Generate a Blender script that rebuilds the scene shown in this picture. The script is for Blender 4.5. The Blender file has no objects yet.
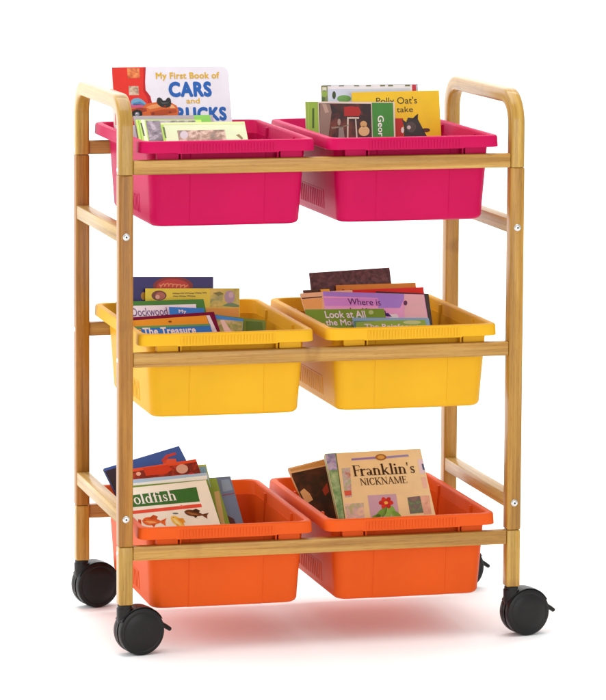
import bpy, bmesh, math, random
from mathutils import Vector, Matrix

# ------------------------------------------------------------------ camera, world, lamps, exposure
S = bpy.context.scene
COL = S.collection
random.seed(7)

cam = bpy.data.cameras.new('camera')
cam.sensor_fit = 'HORIZONTAL'
cam.sensor_width = 36.0
cam.lens = 3552.95 / 606.0 * 36.0
cam.shift_x = 0.15572
cam.shift_y = -0.30845
cam.clip_start = 0.1
cam.clip_end = 100.0
camo = bpy.data.objects.new('camera', cam)
COL.objects.link(camo)
R_ = Vector((0.97362934, -0.22811754, 0.00288003)).normalized()
U_ = Vector((0.01924566, 0.09470858, 0.99531899)).normalized()
B_ = R_.cross(U_)
camo.matrix_world = Matrix(((R_.x, U_.x, B_.x, -1.11647), (R_.y, U_.y, B_.y, -5.36663), (R_.z, U_.z, B_.z, 1.23092), (0, 0, 0, 1)))
S.camera = camo

W = bpy.data.worlds.new('World')
S.world = W
W.use_nodes = True
W.node_tree.nodes['Background'].inputs['Color'].default_value = (1, 1, 1, 1)
W.node_tree.nodes['Background'].inputs['Strength'].default_value = 0.66

def softbox(name, loc, target, sx, sy, power, col=(1, 1, 1)):
    l = bpy.data.lights.new(name, 'AREA')
    l.shape = 'RECTANGLE'; l.size = sx; l.size_y = sy; l.energy = power; l.color = col
    o = bpy.data.objects.new(name, l); COL.objects.link(o)
    o.location = loc
    o.rotation_euler = (Vector(target) - Vector(loc)).to_track_quat('-Z', 'Y').to_euler()
    return o
softbox('top_softbox', (0.2, 0.2, 6.2), (0.33, 0.2, 0), 4.6, 4.2, 190)
softbox('left_softbox', (-4.6, 0.4, 2.0), (0.3, 0.2, 0.4), 3.4, 3.4, 84)
softbox('front_softbox', (0.9, -4.4, 1.05), (0.33, 0.1, 0.1), 2.6, 1.6, 34)
softbox('background_softbox', (0.3, 1.7, 3.4), (0.3, 4.0, 0.6), 4.0, 0.8, 75)

S.view_settings.view_transform = 'Standard'
S.view_settings.look = 'None'
S.view_settings.exposure = 0.25
S.view_settings.gamma = 1.0
S.cycles.max_bounces = 10
S.cycles.diffuse_bounces = 6

# ------------------------------------------------------------------ materials
def lin(h, k=1.0):
    def f(c):
        c /= 255.0
        return c / 12.92 if c <= 0.04045 else ((c + 0.055) / 1.055) ** 2.4
    return tuple(k * f(int(h[i:i + 2], 16)) for i in (0, 2, 4)) + (1.0,)

def new_mat(name):
    m = bpy.data.materials.new(name); m.use_nodes = True
    nt = m.node_tree
    return m, nt, nt.nodes['Principled BSDF']

def node(nt, kind, **inp):
    n = nt.nodes.new(kind)
    for k, v in inp.items():
        n.inputs[k].default_value = v
    return n

def ramp(nt, fac, stops):
    n = nt.nodes.new('ShaderNodeValToRGB')
    e = n.color_ramp.elements
    while len(e) < len(stops): e.new(0.5)
    for q, (p, c) in zip(e, stops):
        q.position = p; q.color = c
    nt.links.new(fac, n.inputs['Fac'])
    return n

def mixc(nt, a, b, fac, mode='MIX'):
    n = nt.nodes.new('ShaderNodeMix'); n.data_type = 'RGBA'; n.blend_type = mode
    for s, v in (('Factor', fac), ('A', a), ('B', b)):
        sock = [i for i in n.inputs if i.name == s and i.type == ('VALUE' if s == 'Factor' else 'RGBA')][0]
        if hasattr(v, 'node'): nt.links.new(v, sock)
        else: sock.default_value = v
    return [o for o in n.outputs if o.type == 'RGBA'][0]

def bamboo(name, axis, dark, mid, light, rough=0.38, coat=0.12, attr=None):
    m, nt, b = new_mat(name)
    tc = nt.nodes.new('ShaderNodeTexCoord')
    oi = nt.nodes.new('ShaderNodeObjectInfo')
    off = nt.nodes.new('ShaderNodeVectorMath'); off.operation = 'MULTIPLY_ADD'
    if attr:
        at = nt.nodes.new('ShaderNodeAttribute'); at.attribute_name = attr
        nt.links.new(at.outputs['Vector'], off.inputs[0])
    else:
        nt.links.new(tc.outputs['Object'], off.inputs[0])
    off.inputs[1].default_value = (1, 1, 1)
    cmb = nt.nodes.new('ShaderNodeCombineXYZ')
    mu = nt.nodes.new('ShaderNodeMath'); mu.operation = 'MULTIPLY'; mu.inputs[1].default_value = 13.7
    nt.links.new(oi.outputs['Random'], mu.inputs[0])
    for k in range(3): nt.links.new(mu.outputs[0], cmb.inputs[k])
    nt.links.new(cmb.outputs[0], off.inputs[2])
    def mapped(long, cross):
        mp = nt.nodes.new('ShaderNodeMapping')
        sc = [cross] * 3; sc[axis] = long
        mp.inputs['Scale'].default_value = sc
        nt.links.new(off.outputs[0], mp.inputs['Vector'])
        return mp.outputs[0]
    n1 = node(nt, 'ShaderNodeTexNoise', Scale=1.0, Detail=5.0, Roughness=0.62)
    nt.links.new(mapped(5.0, 210.0), n1.inputs['Vector'])
    n2 = node(nt, 'ShaderNodeTexNoise', Scale=1.0, Detail=2.0)
    nt.links.new(mapped(2.2, 55.0), n2.inputs['Vector'])
    n3 = node(nt, 'ShaderNodeTexNoise', Scale=1.0, Detail=3.0)          # fibre pores
    nt.links.new(mapped(60.0, 1500.0), n3.inputs['Vector'])
    c1 = ramp(nt, n1.outputs['Fac'], ((0.30, lin(dark, 0.8)), (0.50, lin(mid, 0.8)), (0.72, lin(light, 0.8))))
    c2 = ramp(nt, n2.outputs['Fac'], ((0.34, (0.72, 0.66, 0.58, 1)), (0.62, (1.08, 1.06, 1.02, 1))))
    c3 = ramp(nt, n3.outputs['Fac'], ((0.33, (0.72, 0.64, 0.55, 1)), (0.46, (1, 1, 1, 1))))
    x = mixc(nt, c1.outputs[0], c2.outputs[0], 0.8, 'MULTIPLY')
    x = mixc(nt, x, c3.outputs[0], 0.7, 'MULTIPLY')
    # the nodes of the bamboo cane: faint darker bands at long intervals
    w = nt.nodes.new('ShaderNodeTexNoise'); w.inputs['Scale'].default_value = 1.0; w.inputs['Detail'].default_value = 1.0
    nt.links.new(mapped(15.0, 3.0), w.inputs['Vector'])
    c4 = ramp(nt, w.outputs['Fac'], ((0.66, (1, 1, 1, 1)), (0.72, (0.74, 0.64, 0.52, 1)), (0.76, (1, 1, 1, 1))))
    x = mixc(nt, x, c4.outputs[0], 0.8, 'MULTIPLY')
    b.inputs['Specular IOR Level'].default_value = 0.32
    nt.links.new(x, b.inputs['Base Color'])
    b.inputs['Roughness'].default_value = rough
    b.inputs['Coat Weight'].default_value = coat
    b.inputs['Coat Roughness'].default_value = 0.14
    bp = node(nt, 'ShaderNodeBump', Strength=0.12, Distance=0.0004)
    nt.links.new(n1.outputs['Fac'], bp.inputs['Height'])
    nt.links.new(bp.outputs[0], b.inputs['Normal'])
    return m

M = {}
M['bamx'] = bamboo('bamboo_rail', 0, 'b07c36', 'cc9a48', 'dcb266')
M['bamy'] = bamboo('bamboo_stretcher', 1, 'b48a46', 'cca65c', 'dcbc7c')
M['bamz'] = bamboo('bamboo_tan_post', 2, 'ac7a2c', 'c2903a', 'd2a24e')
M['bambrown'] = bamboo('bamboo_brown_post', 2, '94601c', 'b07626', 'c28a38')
M['gold'] = bamboo('bamboo_golden', 2, 'b08638', 'c89c42', 'd8b058', 0.3, 0.28)
M['goldarch'] = bamboo('bamboo_golden_arch', 2, 'b08638', 'c89c42', 'd8b058', 0.3, 0.28, 'grain')

def plastic(name, h, sss, rough=0.47):
    m, nt, b = new_mat(name)
    tc = nt.nodes.new('ShaderNodeTexCoord')
    n = node(nt, 'ShaderNodeTexNoise', Scale=420.0, Detail=2.0)
    nt.links.new(tc.outputs['Object'], n.inputs['Vector'])
    bp = node(nt, 'ShaderNodeBump', Strength=0.10, Distance=0.0003)
    nt.links.new(n.outputs['Fac'], bp.inputs['Height'])
    nt.links.new(bp.outputs[0], b.inputs['Normal'])
    n2 = node(nt, 'ShaderNodeTexNoise', Scale=9.0, Detail=3.0)
    nt.links.new(tc.outputs['Object'], n2.inputs['Vector'])
    c = lin(h, 0.79)
    r = ramp(nt, n2.outputs['Fac'], ((0.35, tuple(x * 0.93 for x in c[:3]) + (1,)), (0.65, c)))
    nt.links.new(r.outputs[0], b.inputs['Base Color'])
    b.inputs['Roughness'].default_value = rough
    b.inputs['Specular IOR Level'].default_value = 0.12
    b.inputs['Subsurface Weight'].default_value = sss
    b.inputs['Subsurface Radius'].default_value = (0.006, 0.003, 0.002)
    b.inputs['Subsurface Scale'].default_value = 0.5
    return m
M['pink'] = plastic('pink_plastic', 'd80a5a', 0.0)
M['yellow'] = plastic('yellow_plastic', 'fbbe26', 0.0)
M['orange'] = plastic('orange_plastic', 'f4601a', 0.0)

def simple(name, h, rough, metal=0.0, bump=0.0, bscale=300.0, vary=0.08):
    m, nt, b = new_mat(name)
    tc = nt.nodes.new('ShaderNodeTexCoord')
    n = node(nt, 'ShaderNodeTexNoise', Scale=bscale, Detail=3.0)
    nt.links.new(tc.outputs['Object'], n.inputs['Vector'])
    c = lin(h)
    r = ramp(nt, n.outputs['Fac'], ((0.3, tuple(x * (1 - vary) for x in c[:3]) + (1,)), (0.7, c)))
    nt.links.new(r.outputs[0], b.inputs['Base Color'])
    b.inputs['Roughness'].default_value = rough
    b.inputs['Metallic'].default_value = metal
    if not metal: b.inputs['Specular IOR Level'].default_value = 0.3
    if bump:
        bp = node(nt, 'ShaderNodeBump', Strength=bump, Distance=0.0003)
        nt.links.new(n.outputs['Fac'], bp.inputs['Height']); nt.links.new(bp.outputs[0], b.inputs['Normal'])
    return m
M['black'] = simple('black_nylon', '100e0d', 0.38, 0, 0.15, 500)
M['tread'] = simple('black_tread', '1f1c1b', 0.62, 0, 0.2, 700)
M['steel'] = simple('zinc_steel', 'd8d8d6', 0.3, 1.0)
M['dark'] = simple('dark_socket', '3c3834', 0.6)
M['paper'] = simple('page_paper', 'efe9dc', 0.8, 0, 0.3, 900, 0.12)
M['sweep'] = simple('white_sweep_paper', 'fcfcfc', 0.9, 0, 0, 3.0, 0.01)

INK = {}
def ink(spec, shade_lift=1.0):
    if (spec, shade_lift) in INK: return INK[(spec, shade_lift)]
    def tint(h): return tuple(min(0.9, v) for v in lin(h, shade_lift)[:3]) + (1.0,)  # print colour, brightened for books that stand in shade
    if spec.startswith('photo:'):
        a, b_, c, sc = spec[6:].split(',')
        m, nt, b = new_mat('printed_picture')
        tc = nt.nodes.new('ShaderNodeTexCoord')
        n = node(nt, 'ShaderNodeTexNoise', Scale=float(sc) * 1.3, Detail=4.0, Roughness=0.6, Distortion=0.6)
        nt.links.new(tc.outputs['Object'], n.inputs['Vector'])
        r = ramp(nt, n.outputs['Fac'], ((0.36, tint(b_)), (0.5, tint(a)), (0.60, tint(c)), (0.68, tint(a))))
        v = node(nt, 'ShaderNodeTexVoronoi', Scale=float(sc) * 2.2)
        nt.links.new(tc.outputs['Object'], v.inputs['Vector'])
        r2 = ramp(nt, v.outputs['Distance'], ((0.1, tint(b_)), (0.55, tint(c))))
        x = mixc(nt, r.outputs[0], r2.outputs[0], 0.28)
        nt.links.new(x, b.inputs['Base Color'])
    else:
        m, nt, b = new_mat('cover_ink')
        tc = nt.nodes.new('ShaderNodeTexCoord')
        n = node(nt, 'ShaderNodeTexNoise', Scale=38.0, Detail=4.0)
        nt.links.new(tc.outputs['Object'], n.inputs['Vector'])
        c = tint(spec)
        r = ramp(nt, n.outputs['Fac'], ((0.3, tuple(x * 0.93 for x in c[:3]) + (1,)), (0.66, c)))
        nt.links.new(r.outputs[0], b.inputs['Base Color'])
    b.inputs['Roughness'].default_value = 0.42
    b.inputs['Specular IOR Level'].default_value = 0.35
    INK[(spec, shade_lift)] = m
    return m

# ------------------------------------------------------------------ helpers
def tag(o, label=None, cat=None, group=None, kind=None):
    if label: o['label'] = label
    if cat: o['category'] = cat
    if group: o['group'] = group
    if kind: o['kind'] = kind
    return o

def empty(name, loc=(0, 0, 0), rz=0.0):
    o = bpy.data.objects.new(name, None); COL.objects.link(o)
    o.empty_display_size = 0.05
    o.location = loc; o.rotation_euler = (0, 0, rz)
    return o

def obj(name, bm, mats, parent=None, loc=(0, 0, 0), smooth=35.0):
    bmesh.ops.recalc_face_normals(bm, faces=bm.faces)
    me = bpy.data.meshes.new(name); bm.to_mesh(me); bm.free()
    for m in (mats if isinstance(mats, (list, tuple)) else [mats]): me.materials.append(m)
    if smooth:
        for p in me.polygons: p.use_smooth = True
        me.set_sharp_from_angle(angle=math.radians(smooth))
    o = bpy.data.objects.new(name, me); COL.objects.link(o)
    o.location = loc
    if parent: o.parent = parent
    return o

def copy_tree(o, parent=None):
    c = o.copy(); COL.objects.link(c)
    if parent: c.parent = parent
    for ch in [x for x in bpy.data.objects if x.parent == o]:
        copy_tree(ch, c)
    return c

def add_box(bm, x0, x1, y0, y1, z0, z1, bev=0.0, seg=2, mat=0):
    r = bmesh.ops.create_cube(bm, size=1.0)
    vs = r['verts']
    for v in vs:
        v.co = Vector(((x0 + x1) / 2 + v.co.x * (x1 - x0), (y0 + y1) / 2 + v.co.y * (y1 - y0), (z0 + z1) / 2 + v.co.z * (z1 - z0)))
    fs = set(f for v in vs for f in v.link_faces)
    for f in fs: f.material_index = mat
    if bev:
        es = list(set(e for v in vs for e in v.link_edges))
        r = bmesh.ops.bevel(bm, geom=es, offset=bev, segments=seg, profile=0.5, affect='EDGES')
        for f in r['faces']: f.material_index = mat

def loft(bm, loops, cap0=True, cap1=True, close=False, mat=0):
    rows = [[bm.verts.new(p) for p in L] for L in loops]
    n = len(rows[0]); m = len(rows)
    for i in range(m if close else m - 1):
        a, b = rows[i], rows[(i + 1) % m]
        for j in range(n):
            f = bm.faces.new((a[j], a[(j + 1) % n], b[(j + 1) % n], b[j])); f.material_index = mat
    if not close:
        if cap0: bm.faces.new(rows[0][::-1]).material_index = mat
        if cap1: bm.faces.new(rows[-1]).material_index = mat

def add_lathe(bm, prof, ax='y', n=40, c=(0, 0, 0), a0=0.0, a1=None, mat=0):
    """prof: closed list of (radius, along-axis)"""
    c = Vector(c)
    def pt(r, h, t):
        if ax == 'y': return c + Vector((r * math.cos(t), h, r * math.sin(t)))
        if ax == 'x': return c + Vector((h, r * math.cos(t), r * math.sin(t)))
        return c + Vector((r * math.cos(t), r * math.sin(t), h))
    full = a1 is None
    if full: a1 = a0 + 2 * math.pi
    ts = [a0 + (a1 - a0) * i / n for i in range(n if full else n + 1)]
    loft(bm, [[pt(r, h, t) for r, h in prof] for t in ts], close=full, mat=mat)

def add_tube(bm, pts, rad, n=10, flat=1.0):
    pts = [Vector(p) for p in pts]
    loops = []
    for i, p in enumerate(pts):
        d = (pts[min(i + 1, len(pts) - 1)] - pts[max(i - 1, 0)]).normalized()
        s = d.cross(Vector((0, 1, 0)))
        s = s.normalized() if s.length > 1e-4 else Vector((1, 0, 0))
        t = d.cross(s)
        r = rad[i] if isinstance(rad, (list, tuple)) else rad
        loops.append([p + s * (r * flat * math.cos(2 * math.pi * k / n)) + t * (r * math.sin(2 * math.pi * k / n)) for k in range(n)])
    loft(bm, loops)

# ------------------------------------------------------------------ the setting: a seamless white sweep
FZ = -0.0812
bm = bmesh.new()
prof = [(-9.0, FZ), (3.0, FZ)]
for i in range(1, 25):
    a = math.pi / 2 * i / 24
    prof.append((3.0 + 1.2 * math.sin(a), FZ + 1.2 - 1.2 * math.cos(a)))
prof.append((4.2, 4.5))
rows = [[bm.verts.new((x, y, z)) for (y, z) in prof] for x in (-8, 8)]
for i in range(len(prof) - 1):
    bm.faces.new((rows[0][i], rows[1][i], rows[1][i + 1], rows[0][i + 1]))
sweep = obj('floor', bm, M['sweep'])
tag(sweep, kind='structure')

# ------------------------------------------------------------------ the bamboo cart
CW, CD, PA = 0.66, 0.371, 0.023
RZ = (0.6792, 0.3768, 0.0704)      # undersides of the rails
RH = 0.0226
SZ = (0.5733, 0.1279)              # undersides of the side stretchers
cart = empty('book_cart', (CW / 2, CD / 2, FZ))
tag(cart, 'light bamboo rolling cart with two arched end frames, three tiers of rails and black casters', 'cart')
def cpart(name, bm, mat, parent=cart, centre=(0, 0, 0), **k):
    c = Vector(centre)
    for v in bm.verts: v.co -= c
    pl = Vector(parent.location) if parent is not cart else Vector((0, 0, 0))
    base = Vector(cart.location)
    o = obj(name, bm, mat, parent, (0, 0, 0), **k)
    o.location = (c - base) if parent is cart else (c - base - pl)
    return o

TOPZ = 0.8025
for xs in (0.0, CW - PA):
    xc = xs + PA / 2
    # bent top piece: front leg up, rounded corners, across and down again
    R = 0.056
    path = [(0.0, RZ[0] + 0.0004, 0)]
    pts = []
    c0 = PA / 2
    pts.append(((c0), RZ[0] + 0.0004, 0.0))
    pts.append((c0, TOPZ - R, 0.0))
    for i in range(1, 15):
        a = math.pi / 2 * i / 14
        pts.append((R - (R - c0) * math.cos(a), TOPZ - R + (R - c0) * math.sin(a), a))
    for i in range(0, 15):
        a = math.pi / 2 * i / 14
        pts.append((CD - R + (R - c0) * math.sin(a), TOPZ - R + (R - c0) * math.cos(a), math.pi / 2 + a))
    pts.append((CD - c0, RZ[0] + 0.0004, math.pi))
    h = PA / 2; bv = 0.0042
    sec = []
    for (sx, sn) in ((1, 1), (-1, 1), (-1, -1), (1, -1)):
        q = []
        for k in range(4):
            t = math.pi / 2 * k / 3
            q.append((sx * (h - bv + bv * math.cos(t)), sn * (h - bv + bv * math.sin(t))))
        sec += q if sx * sn > 0 else q[::-1]
    bm = bmesh.new()
    loops = []
    for (y, z, a) in pts:
        nrm = Vector((0, -math.cos(a), math.sin(a)))
        loops.append([Vector((xc + sx, y, z)) + nrm * sn for sx, sn in sec])
    loft(bm, loops)
    bm.verts.index_update()
    arch = cpart('handle_arch', bm, M['goldarch'], centre=(xc, CD / 2, TOPZ - 0.05))
    gr = arch.data.attributes.new('grain', 'FLOAT_VECTOR', 'POINT')
    run = 0.0; i = 0
    for j, (y, z, a) in enumerate(pts):
        if j: run += math.hypot(y - pts[j - 1][0], z - pts[j - 1][1])
        for sx, sn in sec:
            gr.data[i].vector = (sx, sn, run); i += 1
    for ys in (0.0, CD - PA):
        yc = ys + PA / 2
        bm = bmesh.new(); add_box(bm, xs, xs + PA, ys, ys + PA, RZ[2] + RH + 0.0004, RZ[0], 0.0026, 3)
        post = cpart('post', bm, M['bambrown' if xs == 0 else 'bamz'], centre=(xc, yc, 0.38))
        bm = bmesh.new(); add_box(bm, xs + 0.0002, xs + PA - 0.0002, ys + 0.0002, ys + PA - 0.0002, 0.0, RZ[2] + RH, 0.0026, 3)
        cpart('post_foot', bm, M['gold'], centre=(xc, yc, 0.045))
        # bolts through the post: front (or back) faces at the stretchers, outer faces at the rails
        sgn = -1 if ys == 0 else 1
        yf = ys if ys == 0 else ys + PA
        for z in SZ:
            bm = bmesh.new()
            prof = [(0.0, 0.001), (0.0, -0.0022), (0.0025, -0.0022), (0.0042, -0.0017), (0.0056, -0.0004), (0.0056, 0.001)]
            add_lathe(bm, [(r, h_ * -sgn if False else h_ * (1 if sgn < 0 else -1)) for r, h_ in prof], 'y', 20)
            bmesh.ops.remove_doubles(bm, verts=bm.verts, dist=1e-6)
            s = obj('bolt', bm, M['steel'], post, (0, sgn * PA / 2, z + 0.0095 - 0.38))
            bm = bmesh.new()
            add_lathe(bm, [(0.0, 0.0), (0.0, -0.0004), (0.0017, -0.0004), (0.0017, 0.0)], 'y', 6)
            bmesh.ops.remove_doubles(bm, verts=bm.verts, dist=1e-6)
            obj('bolt_socket', bm, M['dark'], post, (0, sgn * (PA / 2 + 0.00225), z + 0.0095 - 0.38))
        for z in RZ:
            so = -1 if xs == 0 else 1
            bm = bmesh.new()
            add_lathe(bm, [(0.0, 0.0008), (0.0, -0.0012), (0.0028, -0.0012), (0.0040, -0.0002), (0.0040, 0.0008)], 'x', 16)
            if so > 0:
                for v in bm.verts: v.co.x = -v.co.x
            bmesh.ops.remove_doubles(bm, verts=bm.verts, dist=1e-6)
            zz = min(z + RH / 2, RZ[0] + 0.008)
            obj('bolt', bm, M['steel'], post, (so * PA / 2, 0, zz - 0.38))
    for z in SZ:
        bm = bmesh.new(); add_box(bm, xs + 0.0008, xs + PA - 0.0008, PA + 0.0002, CD - PA - 0.0002, z, z + 0.0223, 0.0018, 2)
        cpart('stretcher', bm, M['bamy'], centre=(xc, CD / 2, z + 0.011))
for z in RZ:
    for y0 in (0.0012, CD - 0.0172):
        bm = bmesh.new(); add_box(bm, PA + 0.0002, CW - PA - 0.0002, y0, y0 + 0.016, z, z + RH, 0.0022, 3)
        cpart('shelf_rail', bm, M['bamx'], centre=(CW / 2, y0 + 0.008, z + RH / 2))

# casters: twin wheels, hooded body, brake lever
def make_caster():
    c = empty('caster'); c.parent = cart
    WX, WZ, WR = 0.0245, -0.0432, 0.0378
    for s in (-1, 1):
        prof = [(0.0, 0.0024), (0.031, 0.0024), (0.0360, 0.0024), (0.0374, 0.0038), (0.0378, 0.0058), (0.0378, 0.0128), (0.0371, 0.0148),
                (0.0352, 0.0158), (0.0322, 0.0161), (0.0312, 0.0155), (0.0302, 0.0155), (0.0292, 0.0162), (0.0140, 0.0166), (0.0, 0.0167)]
        bm = bmesh.new()
        add_lathe(bm, [(r, h * s) for r, h in prof], 'y', 56)
        bmesh.ops.remove_doubles(bm, verts=bm.verts, dist=1e-6)
        obj('wheel', bm, M['black'], c, (WX, 0, WZ))
    bm = bmesh.new()
    # hood between and over the wheels
    add_lathe(bm, [(0.012, -0.0020), (0.0385, -0.0020), (0.0385, 0.0020), (0.012, 0.0020)], 'y', 30, (WX, 0, WZ), math.radians(-15), math.radians(200))
    add_lathe(bm, [(0.0384, -0.0142), (0.0394, -0.0132), (0.0399, 0.0), (0.0394, 0.0132), (0.0384, 0.0142), (0.0382, 0.0)], 'y', 24, (WX, 0, WZ), math.radians(28), math.radians(152))
    # neck with collar up to the post
    add_lathe(bm, [(0.0, -0.034), (0.0105, -0.034), (0.0125, -0.022), (0.0128, -0.006), (0.0112, -0.004), (0.0112, -0.0006), (0.0, -0.0006)], 'z', 28)
    bmesh.ops.remove_doubles(bm, verts=bm.verts, dist=1e-6)
    obj('hood', bm, M['black'], c)
    bm = bmesh.new()
    add_tube(bm, [(WX + 0.026, 0, WZ + 0.0115), (WX + 0.038, 0, WZ + 0.0065), (WX + 0.047, 0, WZ + 0.0010), (WX + 0.0535, 0, WZ - 0.0035), (WX + 0.0550, 0, WZ - 0.0045)],
             [0.0050, 0.0050, 0.0046, 0.0042, 0.0018], 12, 0.8)
    obj('brake_lever', bm, M['black'], c)
    return c
first = make_caster()
k = 0
for x in (PA / 2, CW - PA / 2):
    for y in (PA / 2, CD - PA / 2):
        c = first if k == 0 else copy_tree(first, cart)
        c.location = Vector((x, y, 0)) - Vector(cart.location)
        c.rotation_euler = (0, 0, math.radians((11, 13, 10, 9)[k]))
        k += 1

# ------------------------------------------------------------------ storage tubs
def rrect(x0, x1, y0, y1, r, z, n=6, panel=None, out=0.0):
    pts = []
    def arc(cx, cy, a0):
        for i in range(n + 1):
            a = a0 + math.pi / 2 * i / n
            pts.append((cx + r * math.cos(a), cy + r * math.sin(a), z))
    def step(a, b, y, sg):
        # raised middle panel on a long side, running from x=a to x=b
        e = 0.0016 if b > a else -0.0016
        pts.extend([(a, y, z), (a + e, y + sg * out, z), (b - e, y + sg * out, z), (b, y, z)])
    arc(x1 - r, y1 - r, 0)
    if panel: step(panel, -panel, y1, 1)
    arc(x0 + r, y1 - r, math.pi / 2)
    arc(x0 + r, y0 + r, math.pi)
    if panel: step(-panel, panel, y0, -1)
    arc(x1 - r, y0 + r, 1.5 * math.pi)
    return pts

TH = 0.1375     # tub height
BX0, BX1 = 0.1200, 0.1285    # half widths of the body, bottom and top
BY0, BY1 = 0.1560, 0.1665    # half depths
LX, LY = 0.1410, 0.1895      # half sizes of the rim
WALL = 0.0026
def make_tub(mat):
    t = empty('storage_tub')
    def half(z):
        f = max(0.0, min(1.0, z / TH))
        return BX0 + (BX1 - BX0) * f, BY0 + (BY1 - BY0) * f
    cx = 0.0050
    bm = bmesh.new()
    L = []
    for z, ins, r in ((0.0, 0.0075, 0.015), (0.0008, 0.0045, 0.0165), (0.0026, 0.0018, 0.018), (0.0065, 0.0, 0.0185), (0.04, 0, 0.019), (0.08, 0, 0.019), (0.108, 0, 0.0195), (TH - 0.0205, 0, 0.0195)):
        hx, hy = half(z); hx -= ins; hy -= ins
        o = 0.0013 if 0.002 < z < 0.13 else 0.0011
        L.append([(x + cx, y, zz) for x, y, zz in rrect(-hx, hx, -hy, hy, r, z, panel=0.061, out=o)])
    for z, ins, r in ((TH - 0.0205, 0, 0.017), (0.08, 0, 0.0165), (0.04, 0, 0.0165), (0.0085, 0.0, 0.016), (0.0045, 0.0015, 0.0145), (0.0032, 0.005, 0.012)):
        hx, hy = half(z); hx -= WALL + ins; hy -= WALL + ins
        L.append([(x + cx, y, zz) for x, y, zz in rrect(-hx, hx, -hy, hy, r, z, panel=0.061, out=0.0011)])
    loft(bm, L)
    obj('tub_body', bm, mat, t)
    # rim: flat flange with a skirt that turns down all round
    bm = bmesh.new()
    hx, hy = half(TH)
    ix, iy = hx - WALL - 0.0006, hy - WALL - 0.0006
    SK = 0.0185
    bez = []
    def ring(ax, ay, r, z, sx): return [(x + sx, y, zz) for x, y, zz in rrect(-ax, ax, -ay, ay, r, z, n=8, panel=0.082, out=0.0)]
    L = []
    LZ = TH - 0.0212
    L.append(ring(ix, iy, 0.0165, LZ, cx))
    L.append(ring(ix + 0.0004, iy + 0.0004, 0.0166, LZ + 0.0012, cx))
    L.append(ring(LX - 0.0108, LY - 0.0108, 0.0185, TH - 0.0040, cx * 0.25))
    L.append(ring(LX - 0.0098, LY - 0.0098, 0.0188, TH - 0.0012, cx * 0.2))
    L.append(ring(LX - 0.0084, LY - 0.0084, 0.0188, TH, cx * 0.2))
    L.append(ring(LX - 0.0030, LY - 0.0030, 0.0175, TH, 0))
    L.append(ring(LX - 0.0010, LY - 0.0010, 0.0185, TH - 0.0009, 0))
    L.append(ring(LX, LY, 0.0185, TH - 0.0032, 0))
    L.append(ring(LX + 0.0006, LY + 0.0006, 0.0175, TH - SK + 0.0006, 0))
    L.append(ring(LX + 0.0001, LY + 0.0001, 0.0172, TH - SK, 0))
    L.append(ring(LX - 0.0016, LY - 0.0016, 0.0160, TH - SK, 0))
    L.append(ring(LX - 0.0026, LY - 0.0026, 0.0150, TH - SK + 0.0008, 0))
    L.append(ring(LX - 0.0030, LY - 0.0030, 0.0165, TH - 0.0030, 0))
    L.append(ring(LX - 0.0072, LY - 0.0072, 0.0185, TH - 0.0032, cx * 0.2))
    L.append(ring(ix + 0.0034, iy + 0.0034, 0.0185, LZ, cx))
    # the skirt drops a little lower along the grip in the middle of the long sides
    for row in (8, 9, 10, 11):
        q = []
        for (x, y, z) in L[row]:
            q.append((x, y, z - (0.0012 if abs(x) < 0.0815 and abs(y) > LY - 0.006 else 0.0)))
        L[row] = q
    loft(bm, L, close=True)
    for s in (-1, 1):
        n = 30
        for i in range(n):
            x = -0.074 + 0.148 * i / (n - 1)
            y = s * (LY + 0.0004)
            add_box(bm, x - 0.0012, x + 0.0012, y - 0.0008, y + 0.00010, TH - SK + 0.0005, TH - 0.0042)
    obj('rim', bm, mat, t)
    # shoulders under the rim that rest on the cart's rails, each with a small web beside it
    for s in (-1, 1):
        for gs in (-1, 1):
            def wedge(bm, xa, xb):
                y0, y1 = s * (hy - 0.0012), s * (LY - 0.0125)
                prof_ = [(y0, 0.1080), (y1, 0.1080), (y1, TH - 0.0078), (y0, LZ + 0.0006)]
                loft(bm, [[(x, y, z) for y, z in prof_] for x in (min(xa, xb), max(xa, xb))])
            bm = bmesh.new()
            wedge(bm, cx + gs * 0.0815, cx + gs * (hx - 0.012))
            es = [e for e in bm.edges if abs(e.verts[0].co.x - e.verts[1].co.x) < 1e-6]
            bmesh.ops.bevel(bm, geom=es, offset=0.0010, segments=2, profile=0.5, affect='EDGES')
            sh = obj('shoulder', bm, mat, t)
            bm = bmesh.new()
            wedge(bm, cx + gs * 0.0764, cx + gs * 0.0786)
            obj('web', bm, mat, sh)
    # little grille of raised bars low on both ends
    for s in (-1, 1):
        bm = bmesh.new()
        for z0, z1, a, b in ((0.0425, 0.0448, -0.072, 0.072),):
            h0, _ = half(z0)
            xa = cx + s * (h0 - 0.001); xb = cx + s * (h0 + 0.0008)
            add_box(bm, min(xa, xb), max(xa, xb), a, b, z0, z1, 0.0004, 1)
        n = 13
        for i in range(n):
            y = -0.0695 + 0.139 * i / (n - 1)
            lo, hi = half(0.014)[0], half(0.0428)[0]
            loops = []
            for z, hb in ((0.014, lo), (0.0428, hi)):
                xa = cx + s * (hb - 0.001); xb = cx + s * (hb + 0.0008)
                loops.append([(xa, y - 0.0022, z), (xb, y - 0.0017, z), (xb, y + 0.0017, z), (xa, y + 0.0022, z)])
            loft(bm, loops)
        obj('side_grille', bm, mat, t)
    # upright ribs inside the ends
    for s in (-1, 1):
        for y in (-0.088, 0.088):
            bm = bmesh.new()
            loops = []
            for z in (0.006, TH - 0.006):
                h0, _ = half(z)
                xa = cx + s * (h0 - WALL + 0.0008); xb = cx + s * (h0 - WALL - 0.0026)
                loops.append([(xa, y - 0.0045, z), (xb, y - 0.0032, z), (xb, y + 0.0032, z), (xa, y + 0.0045, z)])
            loft(bm, loops)
            obj('inner_rib', bm, mat, t)
    return t
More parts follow.
